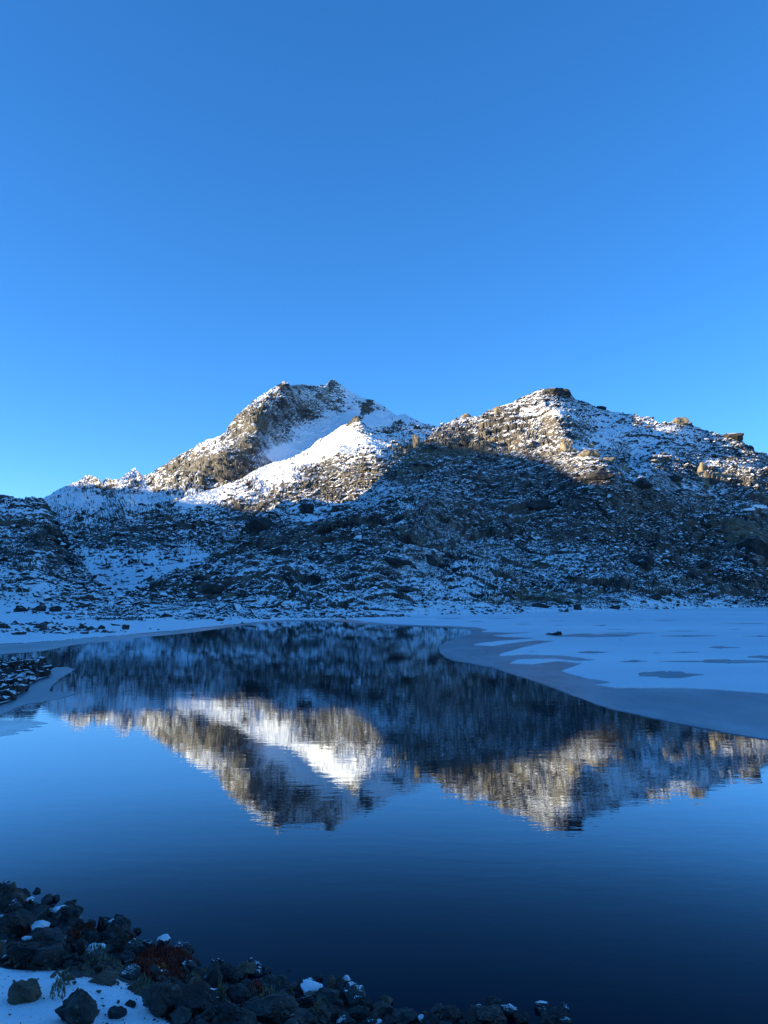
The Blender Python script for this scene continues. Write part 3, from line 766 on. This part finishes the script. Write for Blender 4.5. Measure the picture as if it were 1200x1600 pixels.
def rock_bm(seed, dims, chops=9, noise=.05, sub=3, square=0.0):
    rs_ = random.Random(seed)
    bm = bmesh.new()
    bmesh.ops.create_icosphere(bm, subdivisions=sub, radius=1.0)
    pl = []
    for k in range(chops):
        v = Vector((rs_.gauss(0, 1), rs_.gauss(0, 1), rs_.gauss(0, 1))).normalized()
        pl.append((v, rs_.uniform(.48, .82)))
    co = np.array([v.co[:] for v in bm.verts])
    for v, d in pl:
        nn = np.array(v); k = co @ nn - d
        co = co - np.clip(k, 0, None)[:, None] * nn[None, :]
    co = co / np.abs(co).max(0)
    w = fbm(co[:, 0] * 2.2 + seed, co[:, 1] * 2.2 + co[:, 2] * 1.7, seed, 4)
    w2 = fbm(co[:, 2] * 5 + seed, co[:, 0] * 3 - co[:, 1] * 4, seed + 9, 3)
    nrm = co / np.linalg.norm(co, axis=1, keepdims=True)
    if sub > 2:
        bl, _ = blocks(co[:, 0] * 2.6 + co[:, 2] * 1.1 + seed, co[:, 1] * 2.6 + co[:, 2] * 2.1, seed + 3)
        bl2, _ = blocks(co[:, 0] * 6 - co[:, 2] * 3 + seed, co[:, 1] * 5 + co[:, 2] * 5, seed + 4)
        w = w + bl * .42 + bl2 * .15
    co = co + nrm * (w * noise * 4 + w2 * noise * 1.5)[:, None]
    co = co * np.array(dims) * .5
    for v, c in zip(bm.verts, co): v.co = c
    return bm

def bm_obj(name, bm, mat, smooth=False, parent=None):
    me = bpy.data.meshes.new(name); bm.to_mesh(me); bm.free()
    me.materials.append(mat)
    if smooth:
        me.polygons.foreach_set('use_smooth', [True] * len(me.polygons))
    o = bpy.data.objects.new(name, me); COL.objects.link(o)
    if parent: o.parent = parent
    return o

def surf_at(name, px, py):
    PX, PY, P = SURF[name]
    i = np.argmin((PX - px) ** 2 + (PY - py) ** 2)
    return P.reshape(-1, 3)[i]

def far_boulder(surf, px, py, wpx, hpx, label, mat=M_BOULD, seed=None, name='boulder', chops=15, z=None, rz=None, group=None):
    p = surf_at(surf, px, py) if z is None else ground(px, py, z)
    r = math.hypot(p[0], p[1]); m = r / FPX * 1.02
    sd_ = seed if seed is not None else int(px * 7 + py)
    w, h = wpx * m, hpx * m
    o = bm_obj(name, rock_bm(sd_, (w, w * .85, h * 1.5), chops, .07, 3), mat, False)
    o.location = (p[0], p[1] + w * .1, p[2] + h * (.26 if z is None else .2))
    o.rotation_euler = (0, 0, math.atan2(-p[0], p[1]) if rz is None else rz)
    tag(o, label, 'rock' if name != 'boulder' else 'boulder', group)
    return o
for s_, x, y, w, h, l in FB: far_boulder(s_, x, y, w, h, l, M_CRAG if (w >= 40 or 'black' in l or 'crag' in l) else M_BOULD)
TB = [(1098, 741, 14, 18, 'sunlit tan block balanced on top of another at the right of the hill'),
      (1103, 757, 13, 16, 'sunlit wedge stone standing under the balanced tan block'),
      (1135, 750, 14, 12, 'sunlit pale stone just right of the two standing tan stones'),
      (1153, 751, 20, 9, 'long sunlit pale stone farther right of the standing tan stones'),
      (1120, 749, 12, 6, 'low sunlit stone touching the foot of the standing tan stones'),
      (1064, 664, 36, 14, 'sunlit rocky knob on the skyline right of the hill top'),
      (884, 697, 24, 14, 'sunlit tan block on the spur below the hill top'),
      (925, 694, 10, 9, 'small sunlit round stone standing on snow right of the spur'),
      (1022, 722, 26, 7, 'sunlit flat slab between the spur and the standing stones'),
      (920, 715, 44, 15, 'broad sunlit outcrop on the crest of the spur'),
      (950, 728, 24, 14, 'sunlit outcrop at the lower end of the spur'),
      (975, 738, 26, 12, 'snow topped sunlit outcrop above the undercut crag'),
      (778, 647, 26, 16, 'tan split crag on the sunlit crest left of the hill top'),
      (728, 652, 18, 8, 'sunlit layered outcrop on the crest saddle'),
      (640, 686, 14, 18, 'sunlit tan spire where the hill meets the mountain')]
for x, y, w, h, l in TB: far_boulder('hill', x, y, w * (1 if w < 20 else .75), h * (1 if w < 20 else .75), l, M_SUNB, chops=14)
for i, (x, y, w, h, l) in enumerate([(865, 616, 34, 12, 'dark summit block on the very top of the right hill'), (884, 618, 20, 12, 'dark rounded block right of the summit block'),
                        (940, 639, 18, 7, 'dark outcrop on the skyline right of the hill top'), (1148, 686, 34, 9, 'dark flat ledge on the skyline at far right')]):
    far_boulder('hill', x, y, w, h, l)
far_boulder('hill', 869, 992, 29, 7, 'low dark rock frozen into the ice sheet', M_SPIT, z=.05, name='rock')
for x, y, w, h, l in [(6, 982, 14, 8, 'dark stone on the snowy far shore at the very left'), (64, 981, 20, 8, 'dark stone behind the snow bank of the far left shore'), (81, 980, 12, 6, 'smaller dark stone beside another on the far left shore'),
                      (30, 991, 22, 6, 'flat dark stone near the water of the far left shore'), (98, 990, 22, 5, 'row like low dark stone at the end of the stony bar'),
                      (133, 983, 11, 7, 'left stone of the trio on the far shore snow'), (143, 988, 20, 7, 'wide middle stone of the trio on the far shore snow'), (157, 984, 12, 8, 'pointed right stone of the trio on the far shore snow'),
                      (197, 983, 12, 8, 'single dark stone in the snow right of the trio'), (31, 947, 18, 9, 'dark boulder under the left knoll'), (62, 945, 20, 11, 'rounded dark boulder under the left knoll'),
                      (86, 944, 18, 9, 'dark boulder at the right end of the three under the knoll'), (310, 965, 22, 7, 'low snow dusted boulder under the left moraine'), (343, 971, 14, 5, 'small dark stone at the water below the left moraine')]:
    far_boulder('shore', x, y, w, h, l, M_TALUS if h < 7 else M_BOULD, name='rock')

# stony spit at left
def spit():
    flat_poly('ground', [tuple(p) for p in densify([(-60, 1044), (0, 1042.5), (22, 1041), (50, 1041), (68, 1044), (76, 1056), (60, 1061), (42, 1070), (38, 1079), (22, 1086), (14, 1095), (0, 1099), (-60, 1112)], 3, .6, 19)], [], .10, M_SPIT, thick=.3)['label'] = 'low dark reddish spit of ground at the left border'
    out = [(-40, 1046), (0, 1043), (20, 1041), (45, 1044), (58, 1036), (66, 1036), (72, 1050), (78, 1057), (60, 1062), (42, 1072), (38, 1081), (22, 1088), (14, 1097), (0, 1101), (-40, 1110)]
    flat = ground(np.array(out)[:, 0], np.array(out)[:, 1], 0)[:, :2]
    rs_ = np.random.RandomState(5)
    lo, hi = flat.min(0), flat.max(0)
    pts = []
    while len(pts) < 900:
        p = lo + (hi - lo) * rs_.rand(2)
        if inside(p, flat): pts.append((p[0], p[1], 0))
    C = np.array(pts)
    ctr = flat.mean(0)
    C[:, 2] = .05 + .35 * np.exp(-((C[:, 0] - ctr[0] + 2) / 6) ** 2) * rs_.rand(len(C)) 
    scatter_mesh('rubble', C, .14 + .34 * rs_.rand(len(C)) ** 2, M_SPIT, 'low spit of dark reddish stones reaching into the ice at left', rs_, sink=.1)
    for k, (x, y, w, h, l) in enumerate([(64, 1050, 17, 20, 'tallest dark stone at the tip of the stony spit'), (54, 1052, 14, 14, 'squat dark stone behind the tip of the spit'), (70, 1055, 14, 9, 'low dark stone at the outer tip of the spit'),
                                         (33, 1076, 20, 14, 'dark stone on the near edge of the spit'), (8, 1090, 24, 12, 'dark stone on the near edge of the spit at the left border'), (20, 1048, 16, 8, 'small dark stone on the far edge of the spit')]):
        o = far_boulder('hill', x, y, w, h, l, M_SPIT, z=.05, name='rock')
spit()

# ------------------------------------------------------------------ near bank
BANK = [(-400, 1340), (-150, 1375), (0, 1396), (25, 1404), (60, 1416), (120, 1440), (170, 1458), (215, 1484), (250, 1496), (290, 1506), (330, 1516), (400, 1527), (440, 1538), (500, 1552), (540, 1565), (575, 1585), (640, 1592),
        (700, 1594), (770, 1588), (850, 1590), (920, 1606), (1000, 1640), (1200, 1760)]
bank_w = ground(np.array(BANK)[:, 0], np.array(BANK)[:, 1], 0)[:, :2]
def bank_d(x, y):
    """signed distance inland of the water's edge"""
    best = np.full(x.shape, 1e9); sgn = np.ones(x.shape)
    for i in range(len(bank_w) - 1):
        a, c = bank_w[i], bank_w[i + 1]; ab = c - a; L = ab @ ab
        tt = np.clip(((x - a[0]) * ab[0] + (y - a[1]) * ab[1]) / L, 0, 1)
        dx = x - a[0] - tt * ab[0]; dy = y - a[1] - tt * ab[1]
        d = np.hypot(dx, dy)
        s = np.where(ab[0] * (y - a[1]) - ab[1] * (x - a[0]) < 0, 1.0, -1.0)
        m = d < best
        best = np.where(m, d, best); sgn = np.where(m, s, sgn)
    return best * sgn
def bank_z(x, y):
    x = np.asarray(x, float); y = np.asarray(y, float)
    d = bank_d(x, y)
    z = np.where(d > 0, .02 + .12 * np.minimum(d, 1.0) + .25 * np.clip(d - .4, 0, 60), d * .5)
    z = np.minimum(z, 3.35 + .02 * d)
    return z + (fbm(x / 1.6, y / 1.6, 41, 4) * .34 + fbm(x / .35, y / .35, 45, 4) * .07) * np.clip(d + .3, 0, 1)
def hit_bank(px, py):
    dx, dy, dz = [float(v) for v in ray(px, py)]
    rr = np.linspace(3, 22, 500)
    z = EYE + dz * rr
    b_ = np.maximum(bank_z(dx * rr, dy * rr), 0)
    k = np.argmax(z < b_)
    return np.array([dx * rr[k], dy * rr[k], b_[k]]), rr[k]
def hit_many(px, py):
    dx, dy, dz = ray(px, py)
    r = -EYE / dz
    for _ in range(12):
        z = np.maximum(bank_z(dx * r, dy * r), 0)
        r = .5 * r + .5 * (z - EYE) / dz
    return np.stack([dx * r, dy * r, bank_z(dx * r, dy * r)], -1)
SNOWLINE = [(-300, 1508), (0, 1510), (60, 1512), (110, 1516), (150, 1522), (200, 1536), (225, 1556), (240, 1580), (268, 1592), (275, 1610), (320, 1700), (380, 1900)]
def bank():
    nx, ny = 330, 330
    x = np.linspace(-16, 9, nx)[None, :].repeat(ny, 0); y = (-12 + 28 * np.linspace(0, 1, ny) ** .8)[:, None].repeat(nx, 1)
    z = bank_z(x, y); d = bank_d(x, y)
    # snow lies where the photo's snow field lies: on the upper, flatter bank
    dz_ = z - EYE; cp, sp = math.cos(PITCH), math.sin(PITCH)
    f = np.maximum(y * cp + dz_ * sp, .3); up = -y * sp + dz_ * cp
    PX = 600 + FPX * x / f; PY = 800 - FPX * up / f
    sn = np.clip((PY - interp(SNOWLINE, PX)) / 14, -1, 1)
    sn = np.where(y < 2, 1.0, sn)
    sn = sn * .62 + fbm(x / .28, y / .28, 46, 5) * .95 - .18
    z = z + np.clip(sn, 0, .5) * .07
    V = np.stack([x, y, z], -1)
    o = mesh_np('bank', V, grid_faces(ny, nx), M_BANK, True, {'snow': sn, 'grass': fbm(x / .5, y / .5, 47, 3) + .1})
    o['kind'] = 'structure'; o['label'] = 'near bank of dark ground and patchy snow at the bottom left'
def mat_bank():
    b = NB('bank_ground')
    g = b.n('ShaderNodeNewGeometry'); pos = g.outputs['Position']
    n1 = b.noise(pos, 9, 6, .65); n2 = b.noise(pos, 38, 3, .6); n3 = b.noise(pos, 2.2, 3, .5)
    soil = b.mix(b.rng(n1, .35, .65), (.012, .015, .014), (.06, .058, .045))
    soil = b.mix(b.rng(n3, .55, .68, 0, .6), soil, (.075, .018, .010))
    s = b.math('ADD', b.attr('snow'), b.math('MULTIPLY', b.math('SUBTRACT', n1, .5), .9))
    s = b.math('ADD', s, b.math('MULTIPLY', b.math('SUBTRACT', n2, .5), .55))
    m = b.rng(s, .04, .13)
    m = b.math('MULTIPLY', m, b.rng(n2, .30, .36))
    bank_col = b.mix(m, soil, SNOW)  # soil with snow mixed over it by the mask
    return b.done(b.princ(bank_col, b.rng(m, 0, 1, .75, .55), b.bump(b.math('ADD', n1, n2), .5, .03)))
M_BANK = mat_bank()
bank()

def near_rock(px, py, wpx, hpx, label, mat=M_BARE, seed=None, chops=16, name='rock', lift=0.0, depth=.9, cap=0.0, rot=(0, 0, 0), capw=1.0, group=None, noise=.06, base=None):
    """px,py = middle of the stone in the photo"""
    p, r = hit_bank(px, py + hpx * .42)
    if base is not None: p = np.array(base)
    m = math.hypot(r, EYE - p[2]) / FPX
    w, h = wpx * m * .84, hpx * m * .88
    sd_ = seed if seed is not None else int(px * 13 + py * 7)
    o = bm_obj(name, rock_bm(sd_, (w, w * depth, h), chops, noise, 5 if wpx >= 50 else 4 if wpx > 14 else 3), mat, False)
    o.location = (p[0], p[1], p[2] + h * .32 + lift)
    o.rotation_euler = (rot[0], rot[1], rot[2] + (sd_ % 7) * .15)
    tag(o, label, 'boulder' if wpx > 40 else 'rock', group)
    if cap > 0:
        bm = rock_bm(sd_, (w, w * depth, h), chops, noise, 5 if wpx >= 50 else 4 if wpx > 14 else 3)
        zs = np.array([v.co.z for v in bm.verts]); top = zs.max(); cut = top - (top - zs.min()) * cap
        dele = [v for v in bm.verts if v.co.z + (fbm(np.array([v.co.x / w * 4]), np.array([v.co.y / w * 4]), sd_, 3)[0]) * h * .35 < cut]
        for v in bm.verts:
            v.co = v.co + v.normal * (.012 + .02 * h); v.co.z += .03 * h
        bmesh.ops.delete(bm, geom=dele, context='VERTS')
        bmesh.ops.recalc_face_normals(bm, faces=bm.faces)
        be = [e for e in bm.edges if e.is_boundary]
        r_ = bmesh.ops.extrude_edge_only(bm, edges=be)
        for v in r_['geom']:
            if isinstance(v, bmesh.types.BMVert): v.co = v.co * .93
        bm_obj('snow_cap', bm, M_SNOW, True, o)
    return o
NR = [  # px, py, w, h, label, material, cap
    (8, 1403, 44, 42, 'dark boulder at the left border where the bank meets the water', M_BARE, 0),
    (20, 1408, 32, 16, 'snow covered ledge stone at the top left of the bank', M_BARE, .75),
    (30, 1394, 13, 22, 'slim dark pinnacle stone sticking up at the far left of the bank', M_BLACK, 0),
    (47, 1412, 15, 16, 'small dark stone with snow specks right of the slim pinnacle', M_BLACK, .25),
    (58, 1426, 36, 26, 'rounded dark boulder just below the speckled small stone', M_BARE, 0),
    (98, 1440, 56, 44, 'angular grey boulder at the water with a snow capped stone on top', M_BARE, 0),
    (94, 1424, 24, 10, 'flat stone wearing a bright snow cap above the angular boulder', M_BARE, .6),
    (28, 1442, 50, 44, 'large greenish dark boulder at the left border', M_BARE, 0),
    (60, 1453, 30, 22, 'dark stone with a snow dab beside the angular boulder', M_BARE, .35),
    (80, 1472, 56, 34, 'sloping dark slab under the angular boulder', M_BARE, 0),
    (46, 1472, 22, 14, 'small dark stone with two dabs of snow', M_BARE, .4),
    (30, 1490, 62, 42, 'big dark block along the upper rim of the snow field', M_BLACK, 0),
    (82, 1496, 60, 42, 'second big dark block along the rim of the snow field', M_BARE, 0),
    (159, 1443, 15, 28, 'upright dark pinnacle in the middle of the left bank', M_BLACK, 0),
    (176, 1446, 15, 15, 'small snow dotted stone leaning on the upright pinnacle', M_BARE, .3),
    (145, 1468, 40, 28, 'dark boulder under the upright pinnacle with reddish moss', M_BARE, 0),
    (186, 1464, 54, 44, 'domed grey boulder on the shore behind the pinnacle', M_BARE, 0),
    (207, 1480, 34, 32, 'layered grey boulder right of the domed one at the water', M_DUST, 0),
    (150, 1484, 40, 16, 'low stone with a curl of snow in the middle of the left bank', M_DUST, .3),
    (222, 1490, 18, 18, 'dark stone at the water left of the snow capped one', M_BLACK, 0),
    (253, 1490, 36, 22, 'dark base stone carrying the snow capped round stone', M_BLACK, 0),
    (283, 1489, 28, 18, 'pale grey rounded stone at the water behind the red moss', M_BROWN, 0),
    (300, 1500, 22, 14, 'dark grey stone right of the pale rounded one', M_BARE, 0),
    (165, 1530, 50, 20, 'tan grassy stone on the border of the snow field', M_BROWN, 0),
    (155, 1512, 22, 14, 'dark stone between two snow patches', M_BARE, 0),
    (200, 1520, 36, 18, 'mottled stone left of the big red moss clump', M_DUST, 0),
    (42, 1554, 52, 36, 'smooth brown boulder sitting in the snow field', M_BROWN, 0),
    (107, 1530, 17, 14, 'small tan stone in the snow above the dark triangular one', M_BROWN, 0),
    (118, 1578, 62, 62, 'dark pointed slab rising from the snow field at the bottom', M_BARE, 0),
    (183, 1582, 32, 20, 'flat dark stone showing through the snow', M_BLACK, 0),
    (204, 1571, 22, 12, 'thin dark stone lying in the snow field at right', M_BLACK, 0),
    (203, 1545, 12, 9, 'tiny grey stone on top of the snow field', M_BARE, 0),
    (252, 1566, 66, 54, 'big blue grey boulder right of the snow field', M_BARE, 0),
    (300, 1560, 60, 60, 'big black boulder at the bottom beside the blue grey one', M_BLACK, 0),
    (332, 1532, 36, 62, 'tall striated grey boulder on the shore', M_DUST, 0),
    (355, 1520, 28, 24, 'dark hump backed stone right of the striated boulder', M_BLACK, 0),
    (382, 1516, 44, 22, 'brown flat stone at the water with a pale chip', M_BROWN, 0),
    (372, 1548, 44, 34, 'black boulder in the hollow right of the striated one', M_BLACK, 0),
    (420, 1540, 60, 34, 'broad rough grey slab sloping into the lake', M_BARE, 0),
    (452, 1546, 44, 30, 'rough grey slab left of the white snow covered stone', M_BARE, 0),
    (430, 1576, 70, 42, 'large tilted dark slab at the bottom centre left', M_BARE, 0),
    (360, 1586, 60, 40, 'dark mossy boulder at the bottom edge left of centre', M_BLACK, 0),
    (484, 1546, 34, 24, 'triangular stone completely covered in white snow', M_BARE, 1.2),
    (516, 1538, 15, 30, 'first upright slab of the group beside the white stone', M_BROWN, 0),
    (529, 1540, 14, 26, 'second upright slab leaning on the first', M_BARE, 0),
    (541, 1533, 14, 14, 'small stone with snow on top crowning the upright slabs', M_BROWN, .5),
    (512, 1562, 52, 24, 'rounded grey boulder below the upright slabs', M_BARE, 0),
    (552, 1552, 40, 40, 'pale grey boulder at the water right of the upright slabs', M_DUST, 0),
    (527, 1570, 19, 22, 'egg shaped grey stone in the pile by the water', M_BARE, 0),
    (500, 1576, 22, 22, 'round dark stone at the left of the stone pile', M_BARE, 0),
    (535, 1588, 32, 20, 'grey stone at the bottom of the stone pile', M_BARE, 0),
    (560, 1582, 34, 24, 'dark wedge stone at the bottom of the pale boulder', M_BARE, 0),
    (598, 1578, 38, 22, 'flat topped stone half in the water right of the pile', M_BARE, 0),
    (626, 1591, 52, 18, 'long low stone at the bottom edge right of the flat topped one', M_BARE, 0),
    (659, 1594, 12, 10, 'tiny snow dabbed stone at the bottom edge', M_BARE, .5),
    (588, 1599, 16, 10, 'small stone under a white lump of snow at the bottom edge', M_BARE, .9),
    (702, 1586, 50, 30, 'black wet boulder rising from the water at the bottom', M_BLACK, 0),
    (768, 1584, 58, 30, 'grey lichen marked boulder in the water at the bottom', M_BARE, 0),
    (812, 1590, 30, 16, 'dark stone just right of the lichen marked boulder', M_BLACK, 0),
    (847, 1573, 24, 12, 'small pale stone farthest right above the waterline', M_DUST, 0),
    (866, 1588, 44, 18, 'last dark stone of the bank at the right', M_BLACK, 0),
]
for x, y, w, h, l, mt, cp_ in NR: near_rock(x, y, w, h, l, mt, cap=cp_)
# the round stone perched on its base stone
p_, r_ = hit_bank(253, 1499)
near_rock(253, 1476, 20, 18, 'round dark stone with a ring of snow perched on another at the water', M_BLACK, cap=.4, base=(p_[0], p_[1], p_[2] + .15))
near_rock(484, 1558, 24, 12, 'dark stone hidden under the white snow covered one', M_BLACK)

# medium stones wedged between the big ones: shared meshes, one object each
rs = np.random.RandomState(51)
VAR = []
TONE = ['dark grey', 'black', 'brown', 'frost speckled', 'dark grey', 'black', 'dark grey', 'frost speckled', 'dark grey', 'black']
for k, mt in enumerate([M_BARE, M_BLACK, M_BROWN, M_DUST, M_BARE, M_BLACK, M_BARE, M_DUST, M_BARE, M_BLACK]):
    bm = rock_bm(900 + k, (1.0, .8, .65), 13, .07, 4)
    me = bpy.data.meshes.new('stone'); bm.to_mesh(me); bm.free(); me.materials.append(mt); VAR.append(me)
STOP = set('the a an at where of in on with and to by just from beside under below between along into over up its as first second behind right left sitting rising carrying wearing sticking out leaning meets'.split())
def brief(l):
    w = l.split()[:7]
    while w[-1] in STOP: w.pop()
    return ' '.join(w)
seen = set()
n_st = 0
while n_st < 280:
    x, y = rs.uniform(-11, 3.5), rs.uniform(4, 14.5)
    d_ = float(bank_d(np.array([x]), np.array([y]))[0])
    if not -.35 < d_ < 5: continue
    z_ = float(bank_z(np.array([x]), np.array([y]))[0])
    f_ = y * math.cos(PITCH) + (z_ - EYE) * math.sin(PITCH)
    px_ = 600 + FPX * x / f_; py_ = 800 - FPX * (-y * math.sin(PITCH) + (z_ - EYE) * math.cos(PITCH)) / f_
    if py_ > float(interp(SNOWLINE, px_)) - 4 or not -20 < px_ < 900 or py_ > 1612: continue
    s_ = .09 + .22 * rs.rand() ** 2
    vi = rs.randint(len(VAR))
    q_ = min(NR, key=lambda q: (q[0] - px_) ** 2 + (q[1] - py_) ** 2)
    dx_, dy_ = px_ - q_[0], py_ - q_[1]
    rel = ('right of' if dx_ > 0 else 'left of') if abs(dx_) > abs(dy_) else ('behind' if dy_ < 0 else 'in front of')
    lb = '%s %s stone %s the %s' % ('large' if s_ > .24 else 'medium' if s_ > .16 else 'small', TONE[vi], rel, brief(q_[4]))
    if lb in seen: continue
    seen.add(lb)
    o = bpy.data.objects.new('stone', VAR[vi]); COL.objects.link(o)
    o.location = (x, y, max(z_, -.03) + s_ * .22)
    o.scale = (s_ * rs.uniform(.8, 1.3), s_, s_ * rs.uniform(.8, 1.5))
    o.rotation_euler = (rs.normal() * .35, rs.normal() * .35, rs.uniform(0, 6.28))
    tag(o, lb, 'rock', 'stones wedged between the boulders of the near bank')
    n_st += 1

# small loose stones filling the bank between the big ones
rs = np.random.RandomState(21)
cand = []
xs = rs.uniform(-14, 4, 9000); ys = rs.uniform(3, 16, 9000)
d = bank_d(xs, ys); z = bank_z(xs, ys)
ok = (d > -.5) & (d < 6)
f = np.maximum(ys * math.cos(PITCH) + (z - EYE) * math.sin(PITCH), .3); up = -ys * math.sin(PITCH) + (z - EYE) * math.cos(PITCH)
PXs = 600 + FPX * xs / f; PYs = 800 - FPX * up / f
inS = (PYs > interp(SNOWLINE, PXs) - 6)
ok &= (~inS) | (rs.rand(len(xs)) < .05)
C = np.stack([xs, ys, z], -1)[ok]
sz = .02 + .085 * rs.rand(len(C)) ** 2.2
scatter_mesh('rubble', C, sz, M_BARE, 'loose dark stones filling the gaps between the boulders of the near bank', rs, sink=.1)

# small gravel and leaf litter poking out of the snow
ok2 = inS & (d > .5) & (rs.rand(len(xs)) < .8)
C = np.stack([xs, ys, z + .05], -1)[ok2]
scatter_mesh('gravel', C, .012 + .03 * rs.rand(len(C)) ** 3, M_BROWN, 'brown specks of gravel poking through the snow field', rs, sink=.1)

# moss, dry grass: many small blades per clump
def tufts(name, spots, mat, label, n, length, rs_, spread=1.0, cat='plant'):
    V = []; F = []; k = 0
    for (x, y, wpx, hpx) in spots:
        aa = rs_.rand(n) * 2 * math.pi; qq = rs_.rand(n) ** .5
        pp = hit_many(x + np.cos(aa) * qq * wpx * .5, y + np.sin(aa) * qq * hpx * .5)
        for a, q, p in zip(aa, qq, pp):
            L = length * (.5 + rs_.rand()); th = rs_.rand() * 2 * math.pi
            lean = np.array([math.cos(th), math.sin(th), 0]) * L * spread * rs_.rand()
            up_ = np.array([0, 0, L]); side = np.array([-math.sin(th), math.cos(th), 0]) * L * .12
            p = p + np.array([0, 0, .02 + .14 * (1 - q * q)])
            V += [p - side, p + side, p + lean * .5 + up_ * .6 + side * .6, p + lean + up_]
            F += [[k, k + 1, k + 2, k + 3]]; k += 4
    o = mesh_np(name, np.array(V), np.array(F), mat)
    return tag(o, label, cat, kind='stuff')
rs = np.random.RandomState(33)
tufts('moss', [(262, 1508, 96, 50), (235, 1516, 60, 44)], M_MOSS, 'dense deep red moss clump on the bank right of centre rocks', 1300, .055, rs)
tufts('moss', [(196, 1478, 56, 24), (112, 1474, 34, 26), (135, 1464, 34, 16), (40, 1462, 24, 12), (400, 1560, 30, 12)], M_MOSS, 'rusty moss growing between the boulders of the left bank', 350, .035, rs)
tufts('moss', [(270, 1538, 60, 16)], M_MOSS, 'dark red fringe of moss below the yellow leaves', 300, .04, rs)
tufts('grass', [(90, 1562, 26, 14), (160, 1522, 70, 14), (345, 1565, 26, 14), (420, 1572, 40, 14), (100, 1545, 20, 8), (225, 1552, 40, 10), (35, 1512, 50, 8), (150, 1498, 40, 10), (300, 1545, 30, 10), (500, 1592, 30, 10)], M_DRY, 'sparse dry straw coloured grass on the near bank', 130, .05, rs)
def leaf(px, py, s, rz, label):
    p, r = hit_bank(px, py)
    bm = bmesh.new()
    n = 7
    c = bm.verts.new((0, 0, .015))
    ring = []
    for k in range(n * 2):
        a = k * math.pi / n; q = s * (1 if k % 2 == 0 else .62)
        ring.append(bm.verts.new((math.cos(a) * q, math.sin(a) * q, .02 * math.sin(k * 1.7) + .01)))
    for k in range(n * 2): bm.faces.new((c, ring[k], ring[(k + 1) % (2 * n)]))
    r_ = bmesh.ops.extrude_face_region(bm, geom=list(bm.faces))
    for v in r_['geom']:
        if isinstance(v, bmesh.types.BMVert): v.co.z += .004
    o = bm_obj('leaf', bm, M_YEL, True)
    o.location = (p[0], p[1], p[2] + .09); o.rotation_euler = (.5, .1, rz)
    tag(o, label, 'leaf')
leaf(241, 1526, .07, .4, 'larger yellow leaf on the deep red moss')
leaf(253, 1522, .055, 1.4, 'smaller yellow leaf touching the larger one on the red moss')

for m in bpy.data.meshes: pass
print('TRIS', sum(sum(len(p.vertices) - 2 for p in o.data.polygons) if len(o.data.polygons) < 1000 else len(o.data.loops) - 2 * len(o.data.polygons) for o in S.objects if o.type == 'MESH'))
